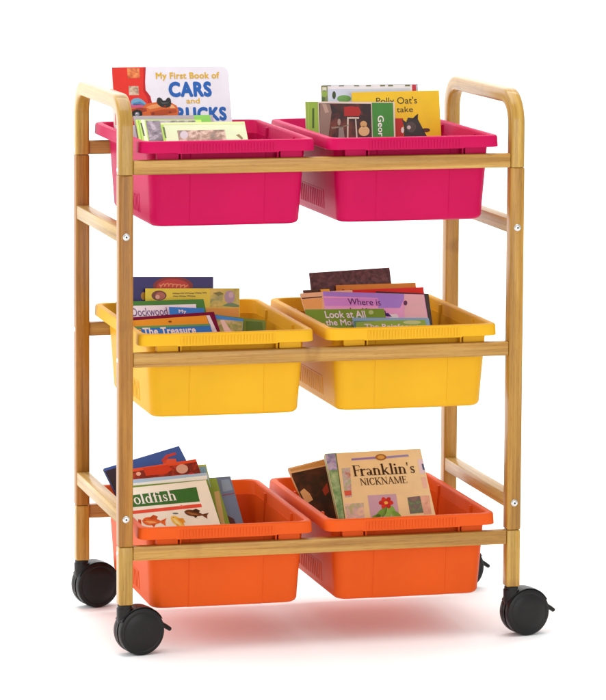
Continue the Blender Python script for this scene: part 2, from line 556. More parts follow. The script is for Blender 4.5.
TUBC = (('pink', 0.594, 'bright pink', 'top'), ('yellow', 0.2918, 'golden yellow', 'middle'), ('orange', -0.0148, 'deep orange', 'bottom'))
TUBL = {('pink', 0): 'bright pink plastic tub under the cars and trucks board book on the top tier',
        ('pink', 1): 'bright pink plastic tub under the yellow donkey book on the top tier',
        ('yellow', 0): 'golden yellow plastic tub holding the navy book and the maroon framed book',
        ('yellow', 1): 'golden yellow plastic tub holding the purple book and the red book',
        ('orange', 0): 'orange plastic tub holding the white fish book on the bottom tier',
        ('orange', 1): 'orange plastic tub holding the tan storybook on the bottom tier'}
for cname, z, cl, tier in TUBC:
    proto = None
    for i, x in enumerate((0.1742, 0.4758)):
        t = make_tub(M[cname]) if proto is None else copy_tree(proto)
        if proto is None: proto = t
        t.location = (x, CD / 2 + (0.001 if i else -0.0005), z)
        t.rotation_euler = (0, 0, math.radians((-0.3, 0.25)[i]))
        tag(t, TUBL[(cname, i)], 'storage tub', 'plastic storage tubs hanging on the cart')

# ------------------------------------------------------------------ lettering
def glyph_serif():
    """hand drawn serif capitals and lower case as stroke boxes: (x0,y0,x1,y1,width0,width1) with height 1 = cap height"""
    T, N = 0.17, 0.065     # thick and thin stroke
    G = {}
    def serif(x, y, w=0.30): return ('b', x - w / 2, y - (0.05 if y > 0.01 else 0.0), x + w / 2, y + (0.0 if y > 0.01 else 0.05))
    def stem(x, y0, y1, top=True, bot=True, w=T, sw=0.32):
        q = [('b', x - w / 2, y0, x + w / 2, y1)]
        if bot: q.append(serif(x, y0, sw))
        if top: q.append(serif(x, y1, sw))
        return q
    def halftop(x, y, w=T): return [('p', [(x - w / 2 - 0.10, y - 0.07), (x - w / 2, y - 0.09), (x + w / 2, y), (x + w / 2 - 0.04, y + 0.005)])]
    def ln(x0, y0, x1, y1, w): return ('l', x0, y0, x1, y1, w)
    def ring(cx, cy, rx, ry, a0=0, a1=360, tk=T, tn=N): return ('r', cx, cy, rx, ry, a0, a1, tk, tn)
    X = 0.66
    G['F'] = (stem(0.17, 0, 1, True, True) + [('b', 0.17, 0.95, 0.66, 1.0), ('b', 0.62, 0.78, 0.66, 1.0), ('b', 0.17, 0.50, 0.52, 0.555), ('b', 0.49, 0.40, 0.53, 0.65)], 0.60)
    G['r'] = (stem(0.16, 0, X, False, True) + halftop(0.16, X) + [ring(0.40, 0.44, 0.19, 0.20, 60, 170, 0.10, 0.08), ring(0.46, 0.57, 0.07, 0.07, 0, 360, 0.10, 0.10)], 0.50)
    G['a'] = ([ring(0.26, 0.46, 0.20, 0.18, 10, 160, 0.10, 0.07), ('b', 0.38, 0.07, 0.53, 0.48), ln(0.45, 0.07, 0.60, 0.02, 0.07), ring(0.27, 0.17, 0.20, 0.165, 0, 360, 0.14, 0.06)], 0.62)
    G['n'] = (stem(0.16, 0, X, False, True) + halftop(0.16, X) + [ring(0.36, 0.44, 0.24, 0.205, 5, 165, 0.13, 0.08), ('b', 0.46, 0, 0.62, 0.46), serif(0.54, 0)], 0.74)
    G['k'] = (stem(0.16, 0, 1.02, False, True) + halftop(0.16, 1.02) + [ln(0.2, 0.26, 0.55, 0.63, 0.075), ('b', 0.42, 0.60, 0.66, 0.65), ln(0.30, 0.36, 0.60, 0.03, 0.15), serif(0.62, 0, 0.28)], 0.76)
    G['l'] = (stem(0.16, 0, 1.02, False, True) + halftop(0.16, 1.02), 0.36)
    G['i'] = (stem(0.16, 0, X, False, True) + halftop(0.16, X) + [('e', 0.15, 0.87, 0.09, 0.09)], 0.36)
    G["'"] = ([('p', [(0.06, 1.02), (0.20, 1.02), (0.14, 0.70), (0.10, 0.70)])], 0.26)
    G['s'] = ([ring(0.25, 0.49, 0.17, 0.15, 20, 240, 0.10, 0.075), ring(0.25, 0.17, 0.18, 0.165, -120, 70, 0.12, 0.09), ln(0.13, 0.40, 0.37, 0.25, 0.15), ring(0.25, 0.17, 0.18, 0.165, 200, 270, 0.075, 0.075), ('b', 0.37, 0.46, 0.41, 0.64), ('b', 0.06, 0.02, 0.10, 0.20)], 0.52)
    G['G'] = ([ring(0.46, 0.5, 0.41, 0.51, 40, 330, T, N), ('b', 0.64, 0.08, 0.80, 0.46), ('b', 0.52, 0.42, 0.90, 0.47), ('b', 0.75, 0.72, 0.79, 0.98)], 0.94)
    G['o'] = ([ring(0.32, 0.33, 0.29, 0.34, 0, 360, 0.15, N)], 0.66)
    G['d'] = ([ring(0.30, 0.32, 0.26, 0.33, 0, 360, 0.15, N), ('b', 0.46, 0, 0.61, 1.02)] + halftop(0.535, 1.02, 0.15) + [ln(0.53, 0.03, 0.70, 0.05, 0.06)], 0.72)
    G['f'] = (stem(0.20, 0, 0.82, False, True) + [ring(0.36, 0.80, 0.20, 0.21, 50, 180, 0.13, 0.08), ('e', 0.45, 0.93, 0.07, 0.07), ('b', 0.02, 0.60, 0.44, 0.655)], 0.46)
    G['h'] = (stem(0.16, 0, 1.02, False, True) + halftop(0.16, 1.02) + [ring(0.36, 0.44, 0.24, 0.205, 5, 165, 0.13, 0.08), ('b', 0.46, 0, 0.62, 0.46), serif(0.54, 0)], 0.74)
    G['N'] = (stem(0.15, 0, 1, True, True, 0.07, 0.26) + stem(0.78, 0, 1, True, False, 0.07, 0.26) + [ln(0.15, 0.96, 0.78, 0.03, 0.16)], 0.94)
    G['I'] = (stem(0.18, 0, 1, True, True, 0.16, 0.34), 0.38)
    G['C'] = ([ring(0.46, 0.5, 0.41, 0.51, 42, 318, T, N), ('b', 0.74, 0.70, 0.78, 0.98)], 0.86)
    G['K'] = (stem(0.18, 0, 1) + [ln(0.22, 0.40, 0.70, 0.97, 0.075), ('b', 0.56, 0.95, 0.86, 1.0), ln(0.38, 0.56, 0.74, 0.03, 0.16), serif(0.78, 0, 0.28)], 0.92)
    G['A'] = ([ln(0.12, 0.02, 0.46, 1.0, 0.07), ln(0.44, 1.0, 0.78, 0.02, 0.16), ('b', 0.24, 0.32, 0.66, 0.375), serif(0.11, 0, 0.26), serif(0.79, 0, 0.28)], 0.92)
    G['M'] = (stem(0.15, 0, 1, True, True, 0.07, 0.26) + stem(0.98, 0, 1, True, True, 0.16, 0.30) + [ln(0.17, 0.98, 0.56, 0.05, 0.15), ln(0.56, 0.05, 0.94, 0.98, 0.07)], 1.16)
    G['E'] = (stem(0.18, 0, 1, True, True) + [('b', 0.18, 0.95, 0.66, 1.0), ('b', 0.62, 0.78, 0.66, 1.0), ('b', 0.18, 0.49, 0.52, 0.545), ('b', 0.49, 0.40, 0.53, 0.64), ('b', 0.18, 0, 0.70, 0.05), ('b', 0.66, 0, 0.70, 0.23)], 0.78)
    return G
SERIF = glyph_serif()

def serif_polys(text):
    out = []; x = 0.0
    for ch in text:
        items, adv = SERIF[ch]
        for it in items:
            if it[0] == 'b':
                _, a, b, c, d = it; q = [(a, b), (c, b), (c, d), (a, d)]; out.append([(px + x, py) for px, py in q])
            elif it[0] == 'p':
                out.append([(px + x, py) for px, py in it[1]])
            elif it[0] == 'l':
                _, a, b, c, d, w = it
                L = math.hypot(c - a, d - b); nx, ny = -(d - b) / L * w / 2, (c - a) / L * w / 2
                out.append([(a + nx + x, b + ny), (a - nx + x, b - ny), (c - nx + x, d - ny), (c + nx + x, d + ny)])
            elif it[0] == 'e':
                _, cx_, cy_, rx, ry = it
                out.append([(cx_ + x + rx * math.cos(2 * math.pi * k / 12), cy_ + ry * math.sin(2 * math.pi * k / 12)) for k in range(12)])
            elif it[0] == 'r':
                _, cx_, cy_, rx, ry, a0, a1, tk, tn = it
                n = 22
                pr = None
                for k in range(n + 1):
                    a = math.radians(a0 + (a1 - a0) * k / n)
                    w = tn + (tk - tn) * abs(math.cos(a))
                    o = (cx_ + x + rx * math.cos(a), cy_ + ry * math.sin(a))
                    i_ = (cx_ + x + (rx - w) * math.cos(a), cy_ + (ry - w * ry / rx * 0.8) * math.sin(a)) if rx > w else (cx_ + x, cy_)
                    if pr: out.append([pr[0], o, i_, pr[1]])
                    pr = (o, i_)
        x += adv
    return out

_cache = {}
def font_tris(text, bold):
    key = (text, bold)
    if key in _cache: return _cache[key]
    cu = bpy.data.curves.new('lettering', 'FONT')
    cu.body = text; cu.resolution_u = 4; cu.size = 1.0
    if bold > 0.03: cu.space_character = 1.0 + 1.2 * bold
    o = bpy.data.objects.new('lettering', cu); COL.objects.link(o)
    dg = bpy.context.evaluated_depsgraph_get(); dg.update()
    me = bpy.data.meshes.new_from_object(o.evaluated_get(dg))
    vs = [(v.co.x, v.co.y) for v in me.vertices]; fs = [list(p.vertices) for p in me.polygons]
    out = [[vs[i] for i in f] for f in fs]
    if bold > 0.005:      # heavier strokes: the letter overlaid on itself round a small ring
        base = out; out = []
        for k in range(8):
            dx, dy = 0.62 * bold * math.cos(k * math.pi / 4), 0.62 * bold * math.sin(k * math.pi / 4)
            out += [[(x + dx, y + dy) for x, y in t] for t in base]
    bpy.data.objects.remove(o); bpy.data.curves.remove(cu); bpy.data.meshes.remove(me)
    _cache[key] = out
    return out

# ------------------------------------------------------------------ books
BOOKS = [
{"o":[0.05543,0.26654,0.64295],"X":[0.99999,-0.00167,-0.00458],"Y":[-0.0,0.93969,-0.34202],"Z":[0.00487,0.34202,0.93968],"w":0.19647,"h":0.193,"th":0.014,"cover":"e8e6ee","label":"white and red rounded board book with blue title, tallest in left pink tub","group":None,"rad":0.012,"back":"c8281e","spine":"d22a20","f":[["p","cover_picture","dd2f22",1,[[0.0004,0.0004],[0.05731,0.0004],[0.05442,0.0261],[0.054,0.03974],[0.06119,0.05004],[0.06289,0.06198],[0.05298,0.07208],[0.04111,0.0991],[0.0004,0.09858]]],["p","cover_picture","b9191c",2,[[0.05366,0.0004],[0.05737,0.0004],[0.05459,0.0261],[0.0545,0.03975],[0.06169,0.05005],[0.06373,0.06199],[0.05703,0.06192],[0.05604,0.05169],[0.05037,0.04141]]],["p","cover_picture","photo:e06a35,8a2f1c,e8a060,60",2,[[0.02584,0.00193],[0.04649,0.00193],[0.04649,0.0192],[0.02584,0.0192]]],["p","cover_picture","photo:c8a080,35251d,d8c8b0,80",2,[[0.02631,0.03265],[0.04287,0.03265],[0.04287,0.04814],[0.02631,0.04814]]],["p","cover_picture","6fa6c4",3,[[0.02885,0.05735],[0.03412,0.05367],[0.04087,0.05289],[0.04738,0.05585],[0.05368,0.06188],[0.05171,0.06611],[0.02834,0.065]]],["p","cover_picture","4a7fae",4,[[0.03191,0.06164],[0.0438,0.05922],[0.05021,0.06354],[0.04842,0.06522],[0.03169,0.06503]]],["p","cover_picture","c85a86",4,[[0.02506,0.06411],[0.04351,0.06347],[0.05004,0.06609],[0.04646,0.06945],[0.02472,0.0692]]],["p","cover_picture","d8672b",3,[[0.02109,0.07341],[0.02806,0.06924],[0.03994,0.06683],[0.05018,0.06405],[0.06038,0.06195],[0.07394,0.06006],[0.08734,0.06055],[0.09731,0.06236],[0.10458,0.06671],[0.1074,0.0744],[0.10596,0.0829],[0.09877,0.08962],[0.0583,0.09252],[0.01986,0.09205]]],["p","cover_picture","e9985c",4,[[0.05321,0.06868],[0.06355,0.06471],[0.07708,0.06316],[0.08876,0.06431],[0.09023,0.0674],[0.07666,0.06928],[0.05964,0.07283]]],["p","cover_picture","b4481c",4,[[0.05934,0.07725],[0.07975,0.07323],[0.10332,0.07265],[0.10464,0.07778],[0.08587,0.08181],[0.06211,0.08578]]],["p","cover_picture","f0b078",4,[[0.09044,0.06433],[0.09875,0.06579],[0.1026,0.07094],[0.09335,0.07084]]],["p","cover_picture","a33a1c",4,[[0.02444,0.07345],[0.04144,0.06939],[0.05308,0.07072],[0.05443,0.07549],[0.04248,0.07875],[0.02577,0.07855]]],["p","cover_picture","8a3214",5,[[0.0667,0.07988],[0.0666,0.08037],[0.06635,0.08083],[0.06598,0.08123],[0.0655,0.08155],[0.06495,0.08177],[0.06435,0.08188],[0.06375,0.08187],[0.06317,0.08175],[0.06265,0.08152],[0.06222,0.08118],[0.0619,0.08078],[0.06172,0.08031],[0.06168,0.07983],[0.06178,0.07934],[0.06203,0.07888],[0.0624,0.07848],[0.06288,0.07816],[0.06343,0.07794],[0.06402,0.07783],[0.06463,0.07784],[0.06521,0.07796],[0.06573,0.07819],[0.06616,0.07853],[0.06648,0.07893],[0.06666,0.0794]]],["p","cover_picture","8a3214",5,[[0.07597,0.08424],[0.07588,0.08463],[0.07568,0.085],[0.07539,0.08532],[0.075,0.08558],[0.07456,0.08575],[0.07408,0.08584],[0.0736,0.08584],[0.07314,0.08574],[0.07272,0.08555],[0.07237,0.08528],[0.07212,0.08496],[0.07197,0.08459],[0.07194,0.0842],[0.07203,0.08381],[0.07222,0.08344],[0.07252,0.08312],[0.0729,0.08286],[0.07335,0.08269],[0.07382,0.0826],[0.07431,0.0826],[0.07477,0.0827],[0.07519,0.08289],[0.07553,0.08316],[0.07579,0.08348],[0.07593,0.08385]]],["p","cover_picture","8a3214",5,[[0.09506,0.07767],[0.09497,0.07809],[0.09476,0.07849],[0.09443,0.07883],[0.09402,0.07911],[0.09354,0.0793],[0.09302,0.0794],[0.0925,0.07939],[0.09199,0.07929],[0.09154,0.07908],[0.09116,0.07879],[0.09089,0.07844],[0.09073,0.07804],[0.0907,0.07762],[0.09079,0.07719],[0.091,0.0768],[0.09133,0.07645],[0.09174,0.07617],[0.09222,0.07598],[0.09274,0.07588],[0.09327,0.07589],[0.09377,0.076],[0.09422,0.0762],[0.0946,0.07649],[0.09487,0.07684],[0.09503,0.07724]]],["p","cover_picture","8a3214",5,[[0.08687,0.06736],[0.0868,0.06768],[0.08664,0.06799],[0.08639,0.06826],[0.08607,0.06847],[0.0857,0.06862],[0.0853,0.06869],[0.0849,0.06869],[0.08451,0.0686],[0.08416,0.06845],[0.08387,0.06823],[0.08366,0.06795],[0.08354,0.06765],[0.08351,0.06732],[0.08359,0.06699],[0.08375,0.06669],[0.084,0.06642],[0.08432,0.06621],[0.08469,0.06606],[0.08508,0.06598],[0.08549,0.06599],[0.08588,0.06607],[0.08622,0.06623],[0.08651,0.06645],[0.08672,0.06672],[0.08685,0.06703]]],["p","cover_picture","2c2c2a",5,[[0.07145,0.05952],[0.07299,0.05426],[0.07615,0.05225],[0.08021,0.05434],[0.08247,0.05811],[0.08652,0.05781],[0.08986,0.05342],[0.09293,0.05277],[0.0954,0.05586],[0.09596,0.06235],[0.09422,0.06812],[0.08668,0.07008],[0.07838,0.06862],[0.07361,0.06482]]],["p","cover_picture","4a4a48",6,[[0.07739,0.05874],[0.08226,0.06117],[0.0907,0.06059],[0.09051,0.06331],[0.08039,0.06388]]],["p","cover_picture","201a18",5,[[0.04638,0.07922],[0.04625,0.08102],[0.04559,0.08279],[0.04446,0.08442],[0.04291,0.08582],[0.04105,0.08689],[0.03896,0.08759],[0.03679,0.08788],[0.03465,0.08772],[0.03266,0.08714],[0.03095,0.08617],[0.02961,0.08486],[0.02872,0.08329],[0.02833,0.08156],[0.02846,0.07975],[0.02912,0.07798],[0.03025,0.07635],[0.03179,0.07496],[0.03366,0.07388],[0.03574,0.07318],[0.03792,0.07289],[0.04006,0.07305],[0.04205,0.07363],[0.04376,0.0746],[0.0451,0.07591],[0.04599,0.07748]]],["p","cover_picture","8a90a0",6,[[0.04136,0.07987],[0.0413,0.08065],[0.04101,0.08141],[0.04051,0.08212],[0.03982,0.08272],[0.03899,0.08319],[0.03806,0.0835],[0.0371,0.08362],[0.03614,0.08356],[0.03526,0.08331],[0.0345,0.0829],[0.03391,0.08233],[0.03351,0.08166],[0.03334,0.08091],[0.0334,0.08013],[0.03369,0.07936],[0.0342,0.07866],[0.03489,0.07805],[0.03572,0.07758],[0.03664,0.07728],[0.03761,0.07715],[0.03856,0.07721],[0.03944,0.07746],[0.0402,0.07788],[0.0408,0.07844],[0.04119,0.07912]]],["p","cover_picture","e8d8d0",7,[[0.03842,0.07938],[0.03835,0.07971],[0.03819,0.08001],[0.03794,0.08028],[0.03763,0.08049],[0.03726,0.08064],[0.03686,0.08071],[0.03646,0.08071],[0.03607,0.08062],[0.03573,0.08047],[0.03544,0.08025],[0.03523,0.07997],[0.03511,0.07967],[0.03508,0.07934],[0.03515,0.07902],[0.03531,0.07871],[0.03556,0.07845],[0.03588,0.07823],[0.03624,0.07809],[0.03664,0.07801],[0.03704,0.07802],[0.03743,0.0781],[0.03778,0.07826],[0.03806,0.07848],[0.03827,0.07875],[0.0384,0.07906]]],["t","title","dcae22",3,"My First Book of","sans",0.05,0,[0.07316,0.01005,0.18053,0.02047]],["t","title","1f5fb0",3,"CARS","sans",0.09,0,[0.09301,0.02733,0.16565,0.0503]],["t","title","dcae22",3,"and","sans",0.03,0,[0.12147,0.0541,0.14446,0.06289]],["t","title","1f5fb0",2,"TRUCKS","sans",0.09,0,[0.08496,0.07074,0.18801,0.09156]]],"tub":"pink","name":"board_book"},
{"o":[0.07688,0.10049,0.59982],"X":[1.0,-0.00143,-0.00133],"Y":[-0.0,0.682,-0.73135],"Z":[0.00196,0.73135,0.682],"w":0.13262,"h":0.21948,"th":0.002,"cover":"96888a","label":"thin grey book with lime green end showing above the lime photo books","group":None,"rad":0,"back":"96888a","spine":"96888a","f":[["p","cover_panel","6fae2a",1,[[0.10101,0.0004],[0.12778,0.0004],[0.12778,0.03378],[0.10101,0.03378]]]],"tub":"pink","name":"picture_book"},
{"o":[0.07318,0.09046,0.60166],"X":[0.99975,-0.01626,-0.01516],"Y":[-0.0,0.682,-0.73135],"Z":[0.02223,0.73117,0.68183],"w":0.10854,"h":0.21006,"th":0.0025,"cover":"b9d55a","label":"lime banded photo book with purple grey picture half behind pale green book","group":None,"rad":0,"back":"dfe6c8","spine":"b9d55a","f":[["p","cover_picture","photo:6e5a66,3a3238,b7a6b4,45",2,[[0.01622,0.00219],[0.0989,0.00219],[0.0989,0.06648],[0.01622,0.06648]]],["p","cover_panel","86b52c",2,[[0.00549,0.00219],[0.00352,0.00219],[0.00352,0.06624],[0.00549,0.06624]]],["p","cover_panel","dfe3c0",3,[[0.01431,0.00044],[0.00844,0.00044],[0.00844,0.06625],[0.01431,0.06625]]],["p","cover_panel","3d4a1c",3,[[0.00691,0.00765],[0.00938,0.00765],[0.01086,0.03597],[0.0084,0.03597]]]],"tub":"pink","name":"picture_book"},
{"o":[0.11015,0.07323,0.60097],"X":[0.99999,-0.00233,-0.0025],"Y":[-0.0,0.73135,-0.682],"Z":[0.00342,0.68199,0.73135],"w":0.13928,"h":0.19379,"th":0.0035,"cover":"d6deb4","label":"pale green photo book with lime spine band in front of the left pink tub","group":None,"rad":0,"back":"c7dc8a","spine":"a9cc3f","f":[["p","cover_panel","a6cc3a",1,[[0.0004,0.0004],[0.00413,0.0004],[0.00413,0.05615],[0.0004,0.05615]]],["p","cover_panel","d6e39a",2,[[0.0004,0.0004],[0.13888,0.0004],[0.13888,0.00489],[0.0004,0.00489]]],["p","cover_picture","photo:8a6048,3d3431,d9b9a8,40",2,[[0.0248,0.01642],[0.10347,0.01642],[0.10347,0.05812],[0.0248,0.05812]]],["p","cover_picture","c9b8c0",3,[[0.04147,0.02634],[0.04086,0.02863],[0.03976,0.03073],[0.03827,0.03245],[0.03651,0.03368],[0.03462,0.03429],[0.03275,0.03426],[0.03105,0.03357],[0.02966,0.03229],[0.0287,0.03052],[0.02824,0.0284],[0.02831,0.0261],[0.02892,0.02381],[0.03001,0.02171],[0.0315,0.01998],[0.03326,0.01875],[0.03516,0.01813],[0.03703,0.01816],[0.03873,0.01885],[0.04012,0.02014],[0.04109,0.02191],[0.04155,0.02404]]],["p","cover_panel","586a2e",2,[[0.00195,0.00925],[0.00524,0.00931],[0.00541,0.03178],[0.00278,0.03173]]],["p","cover_picture","8a6f3c",2,[[0.12069,0.02783],[0.12599,0.02587],[0.1313,0.03417],[0.12916,0.0372]]]],"tub":"pink","name":"picture_book"},
{"o":[0.39883,0.24534,0.59962],"X":[0.99999,-0.00064,-0.00405],"Y":[-0.0,0.98769,-0.15643],"Z":[0.0041,0.15643,0.98768],"w":0.16352,"h":0.19742,"th":0.003,"cover":"b6bccb","label":"thin blue grey book peeking out at the back of the right pink tub","group":None,"rad":0,"back":"b6bccb","spine":"b6bccb","f":[],"tub":"pink","name":"picture_book"},
{"o":[0.39385,0.23636,0.59977],"X":[0.99999,-0.00064,-0.00405],"Y":[-0.0,0.98769,-0.15643],"Z":[0.0041,0.15643,0.98768],"w":0.16271,"h":0.197,"th":0.004,"cover":"ece9ea","label":"white book with dotted top border, garden picture and red corner behind the yellow donkey book","group":None,"rad":0,"back":"d8d8d8","spine":"ece9ea","f":[["p","cover_panel","cfd6e6",1,[[0.00235,0.0063],[0.15273,0.0063],[0.15273,0.09246],[0.00235,0.09246]]],["p","cover_panel","c4233a",2,[[0.15583,0.0004],[0.16231,0.0004],[0.16231,0.01296],[0.15583,0.01296]]],["p","cover_picture","7f8a52",2,[[0.0004,0.0004],[0.01093,0.0004],[0.01093,0.03115],[0.0004,0.03115]]],["p","cover_picture","dcdcc4",3,[[0.00195,0.00299],[0.00906,0.00299],[0.00906,0.00967],[0.00195,0.00967]]],["p","cover_picture","8fae4a",3,[[0.01063,0.01381],[0.01037,0.01539],[0.00972,0.01684],[0.00873,0.01803],[0.00748,0.01888],[0.00607,0.01932],[0.00462,0.0193],[0.00324,0.01884],[0.00204,0.01796],[0.00113,0.01674],[0.00057,0.01528],[0.00042,0.0137],[0.00067,0.01212],[0.00132,0.01068],[0.00231,0.00948],[0.00356,0.00863],[0.00497,0.0082],[0.00642,0.00821],[0.0078,0.00868],[0.009,0.00955],[0.00991,0.01077],[0.01047,0.01223]]],["p","cover_picture","3a4a22",3,[[0.02469,0.01644],[0.0245,0.0183],[0.02409,0.02001],[0.02347,0.02142],[0.0227,0.02243],[0.02185,0.02295],[0.02098,0.02294],[0.02015,0.0224],[0.01945,0.02138],[0.01893,0.01995],[0.01862,0.01824],[0.01855,0.01637],[0.01874,0.01451],[0.01915,0.01281],[0.01977,0.01139],[0.02054,0.01039],[0.02139,0.00987],[0.02227,0.00988],[0.02309,0.01041],[0.02379,0.01144],[0.02432,0.01286],[0.02462,0.01458]]],["p","cover_picture","6fa052",3,[[0.05043,0.02251],[0.0499,0.02413],[0.04844,0.02561],[0.04617,0.02683],[0.04328,0.02769],[0.04,0.02811],[0.0366,0.02808],[0.03336,0.02758],[0.03053,0.02665],[0.02834,0.02539],[0.02698,0.02387],[0.02655,0.02224],[0.02708,0.02062],[0.02854,0.01914],[0.03081,0.01792],[0.03369,0.01706],[0.03697,0.01663],[0.04037,0.01667],[0.04362,0.01717],[0.04645,0.01809],[0.04864,0.01936],[0.05,0.02087]]],["p","cover_picture","4d6a33",4,[[0.00642,0.02284],[0.00624,0.02386],[0.00577,0.0248],[0.00504,0.02557],[0.00413,0.02612],[0.0031,0.0264],[0.00203,0.02639],[0.00102,0.02609],[0.0004,0.02568],[0.0004,0.01998],[0.00123,0.01948],[0.00226,0.0192],[0.00333,0.01922],[0.00434,0.01952],[0.00522,0.02009],[0.00589,0.02088],[0.0063,0.02182]]],["p","cover_panel","6b6a3a",3,[[0.00854,0.0004],[0.01698,0.0004],[0.01698,0.00166],[0.00854,0.00166]]],["p","cover_panel","6b6a3a",3,[[0.03069,0.0004],[0.03914,0.0004],[0.03914,0.00189],[0.03069,0.00189]]],["p","cover_panel","6b6a3a",3,[[0.0563,0.0004],[0.06477,0.0004],[0.06477,0.00215],[0.0563,0.00215]]],["p","cover_panel","6b6a3a",3,[[0.07682,0.0004],[0.0853,0.0004],[0.0853,0.00236],[0.07682,0.00236]]],["p","cover_panel","6b6a3a",3,[[0.10081,0.0004],[0.1093,0.0004],[0.1093,0.00261],[0.10081,0.00261]]],["p","cover_panel","6b6a3a",3,[[0.11453,0.0004],[0.12304,0.0004],[0.12304,0.00275],[0.11453,0.00275]]],["p","cover_panel","6b6a3a",3,[[0.14375,0.00047],[0.15227,0.00047],[0.15227,0.00305],[0.14375,0.00305]]]],"tub":"pink","name":"picture_book"},
{"o":[0.44393,0.21627,0.59901],"X":[0.99997,0.0013,0.00738],"Y":[-0.0,0.98481,-0.17365],"Z":[-0.00749,0.17364,0.98478],"w":0.14916,"h":0.18733,"th":0.003,"cover":"ecc51c","label":"yellow book with a dark donkey picture in right pink tub","group":None,"rad":0,"back":"d9b117","spine":"ecc51c","f":[["t","title","33301a",3,"Polly Oat's","thin",0,0,[0.0405,0.00967,0.11024,0.0207]],["t","title","33301a",3,"take","thin",0,0,[0.07482,0.02535,0.10266,0.03477]],["p","cover_picture","b8221c",2,[[0.05929,0.04483],[0.0849,0.04483],[0.0849,0.08102],[0.05929,0.08102]]],["p","cover_picture","35302f",3,[[0.0849,0.08102],[0.08597,0.05954],[0.08321,0.04624],[0.08981,0.05136],[0.09361,0.044],[0.10214,0.04503],[0.10754,0.04019],[0.1111,0.03779],[0.1103,0.04689],[0.11529,0.05695],[0.11994,0.067],[0.12778,0.08211]]],["p","cover_picture","514744",4,[[0.10654,0.06005],[0.10607,0.0626],[0.10493,0.06493],[0.10324,0.06685],[0.10111,0.0682],[0.09874,0.06887],[0.0963,0.06881],[0.09399,0.06802],[0.09201,0.06657],[0.09051,0.06457],[0.08962,0.0622],[0.0894,0.05963],[0.08987,0.05707],[0.091,0.05474],[0.0927,0.05283],[0.09482,0.05148],[0.0972,0.0508],[0.09964,0.05086],[0.10194,0.05165],[0.10393,0.0531],[0.10543,0.05509],[0.10632,0.05747]]],["p","cover_picture","d0c4bc",5,[[0.09743,0.06032],[0.09725,0.06125],[0.09682,0.06209],[0.09618,0.06279],[0.09537,0.06328],[0.09447,0.06352],[0.09354,0.0635],[0.09267,0.06321],[0.09191,0.06269],[0.09134,0.06196],[0.091,0.06109],[0.09092,0.06016],[0.09109,0.05923],[0.09152,0.05839],[0.09216,0.05769],[0.09297,0.0572],[0.09387,0.05696],[0.0948,0.05698],[0.09567,0.05727],[0.09643,0.05779],[0.097,0.05852],[0.09734,0.05938]]],["p","cover_picture","5a2a1e",3,[[0.13033,0.0656],[0.13001,0.06653],[0.12915,0.06736],[0.12783,0.06804],[0.12616,0.06851],[0.12427,0.06873],[0.12232,0.06868],[0.12045,0.06837],[0.11883,0.06782],[0.11759,0.06708],[0.11682,0.0662],[0.11659,0.06526],[0.11692,0.06434],[0.11777,0.0635],[0.11909,0.06282],[0.12076,0.06235],[0.12265,0.06213],[0.1246,0.06218],[0.12647,0.06249],[0.12809,0.06304],[0.12933,0.06378],[0.1301,0.06466]]],["p","cover_picture","e8d8d0",4,[[0.0859,0.0645],[0.08571,0.0659],[0.08533,0.06717],[0.08476,0.06823],[0.08407,0.06897],[0.0833,0.06935],[0.08252,0.06933],[0.08179,0.06892],[0.08117,0.06814],[0.08072,0.06706],[0.08046,0.06577],[0.08042,0.06437],[0.0806,0.06298],[0.08098,0.0617],[0.08155,0.06065],[0.08224,0.0599],[0.08301,0.05952],[0.08379,0.05954],[0.08452,0.05996],[0.08514,0.06073],[0.08559,0.06181],[0.08585,0.06311]]],["p","cover_picture","1c1817",5,[[0.1021,0.04586],[0.1093,0.03941],[0.10807,0.04683]]]],"tub":"pink","name":"picture_book"},
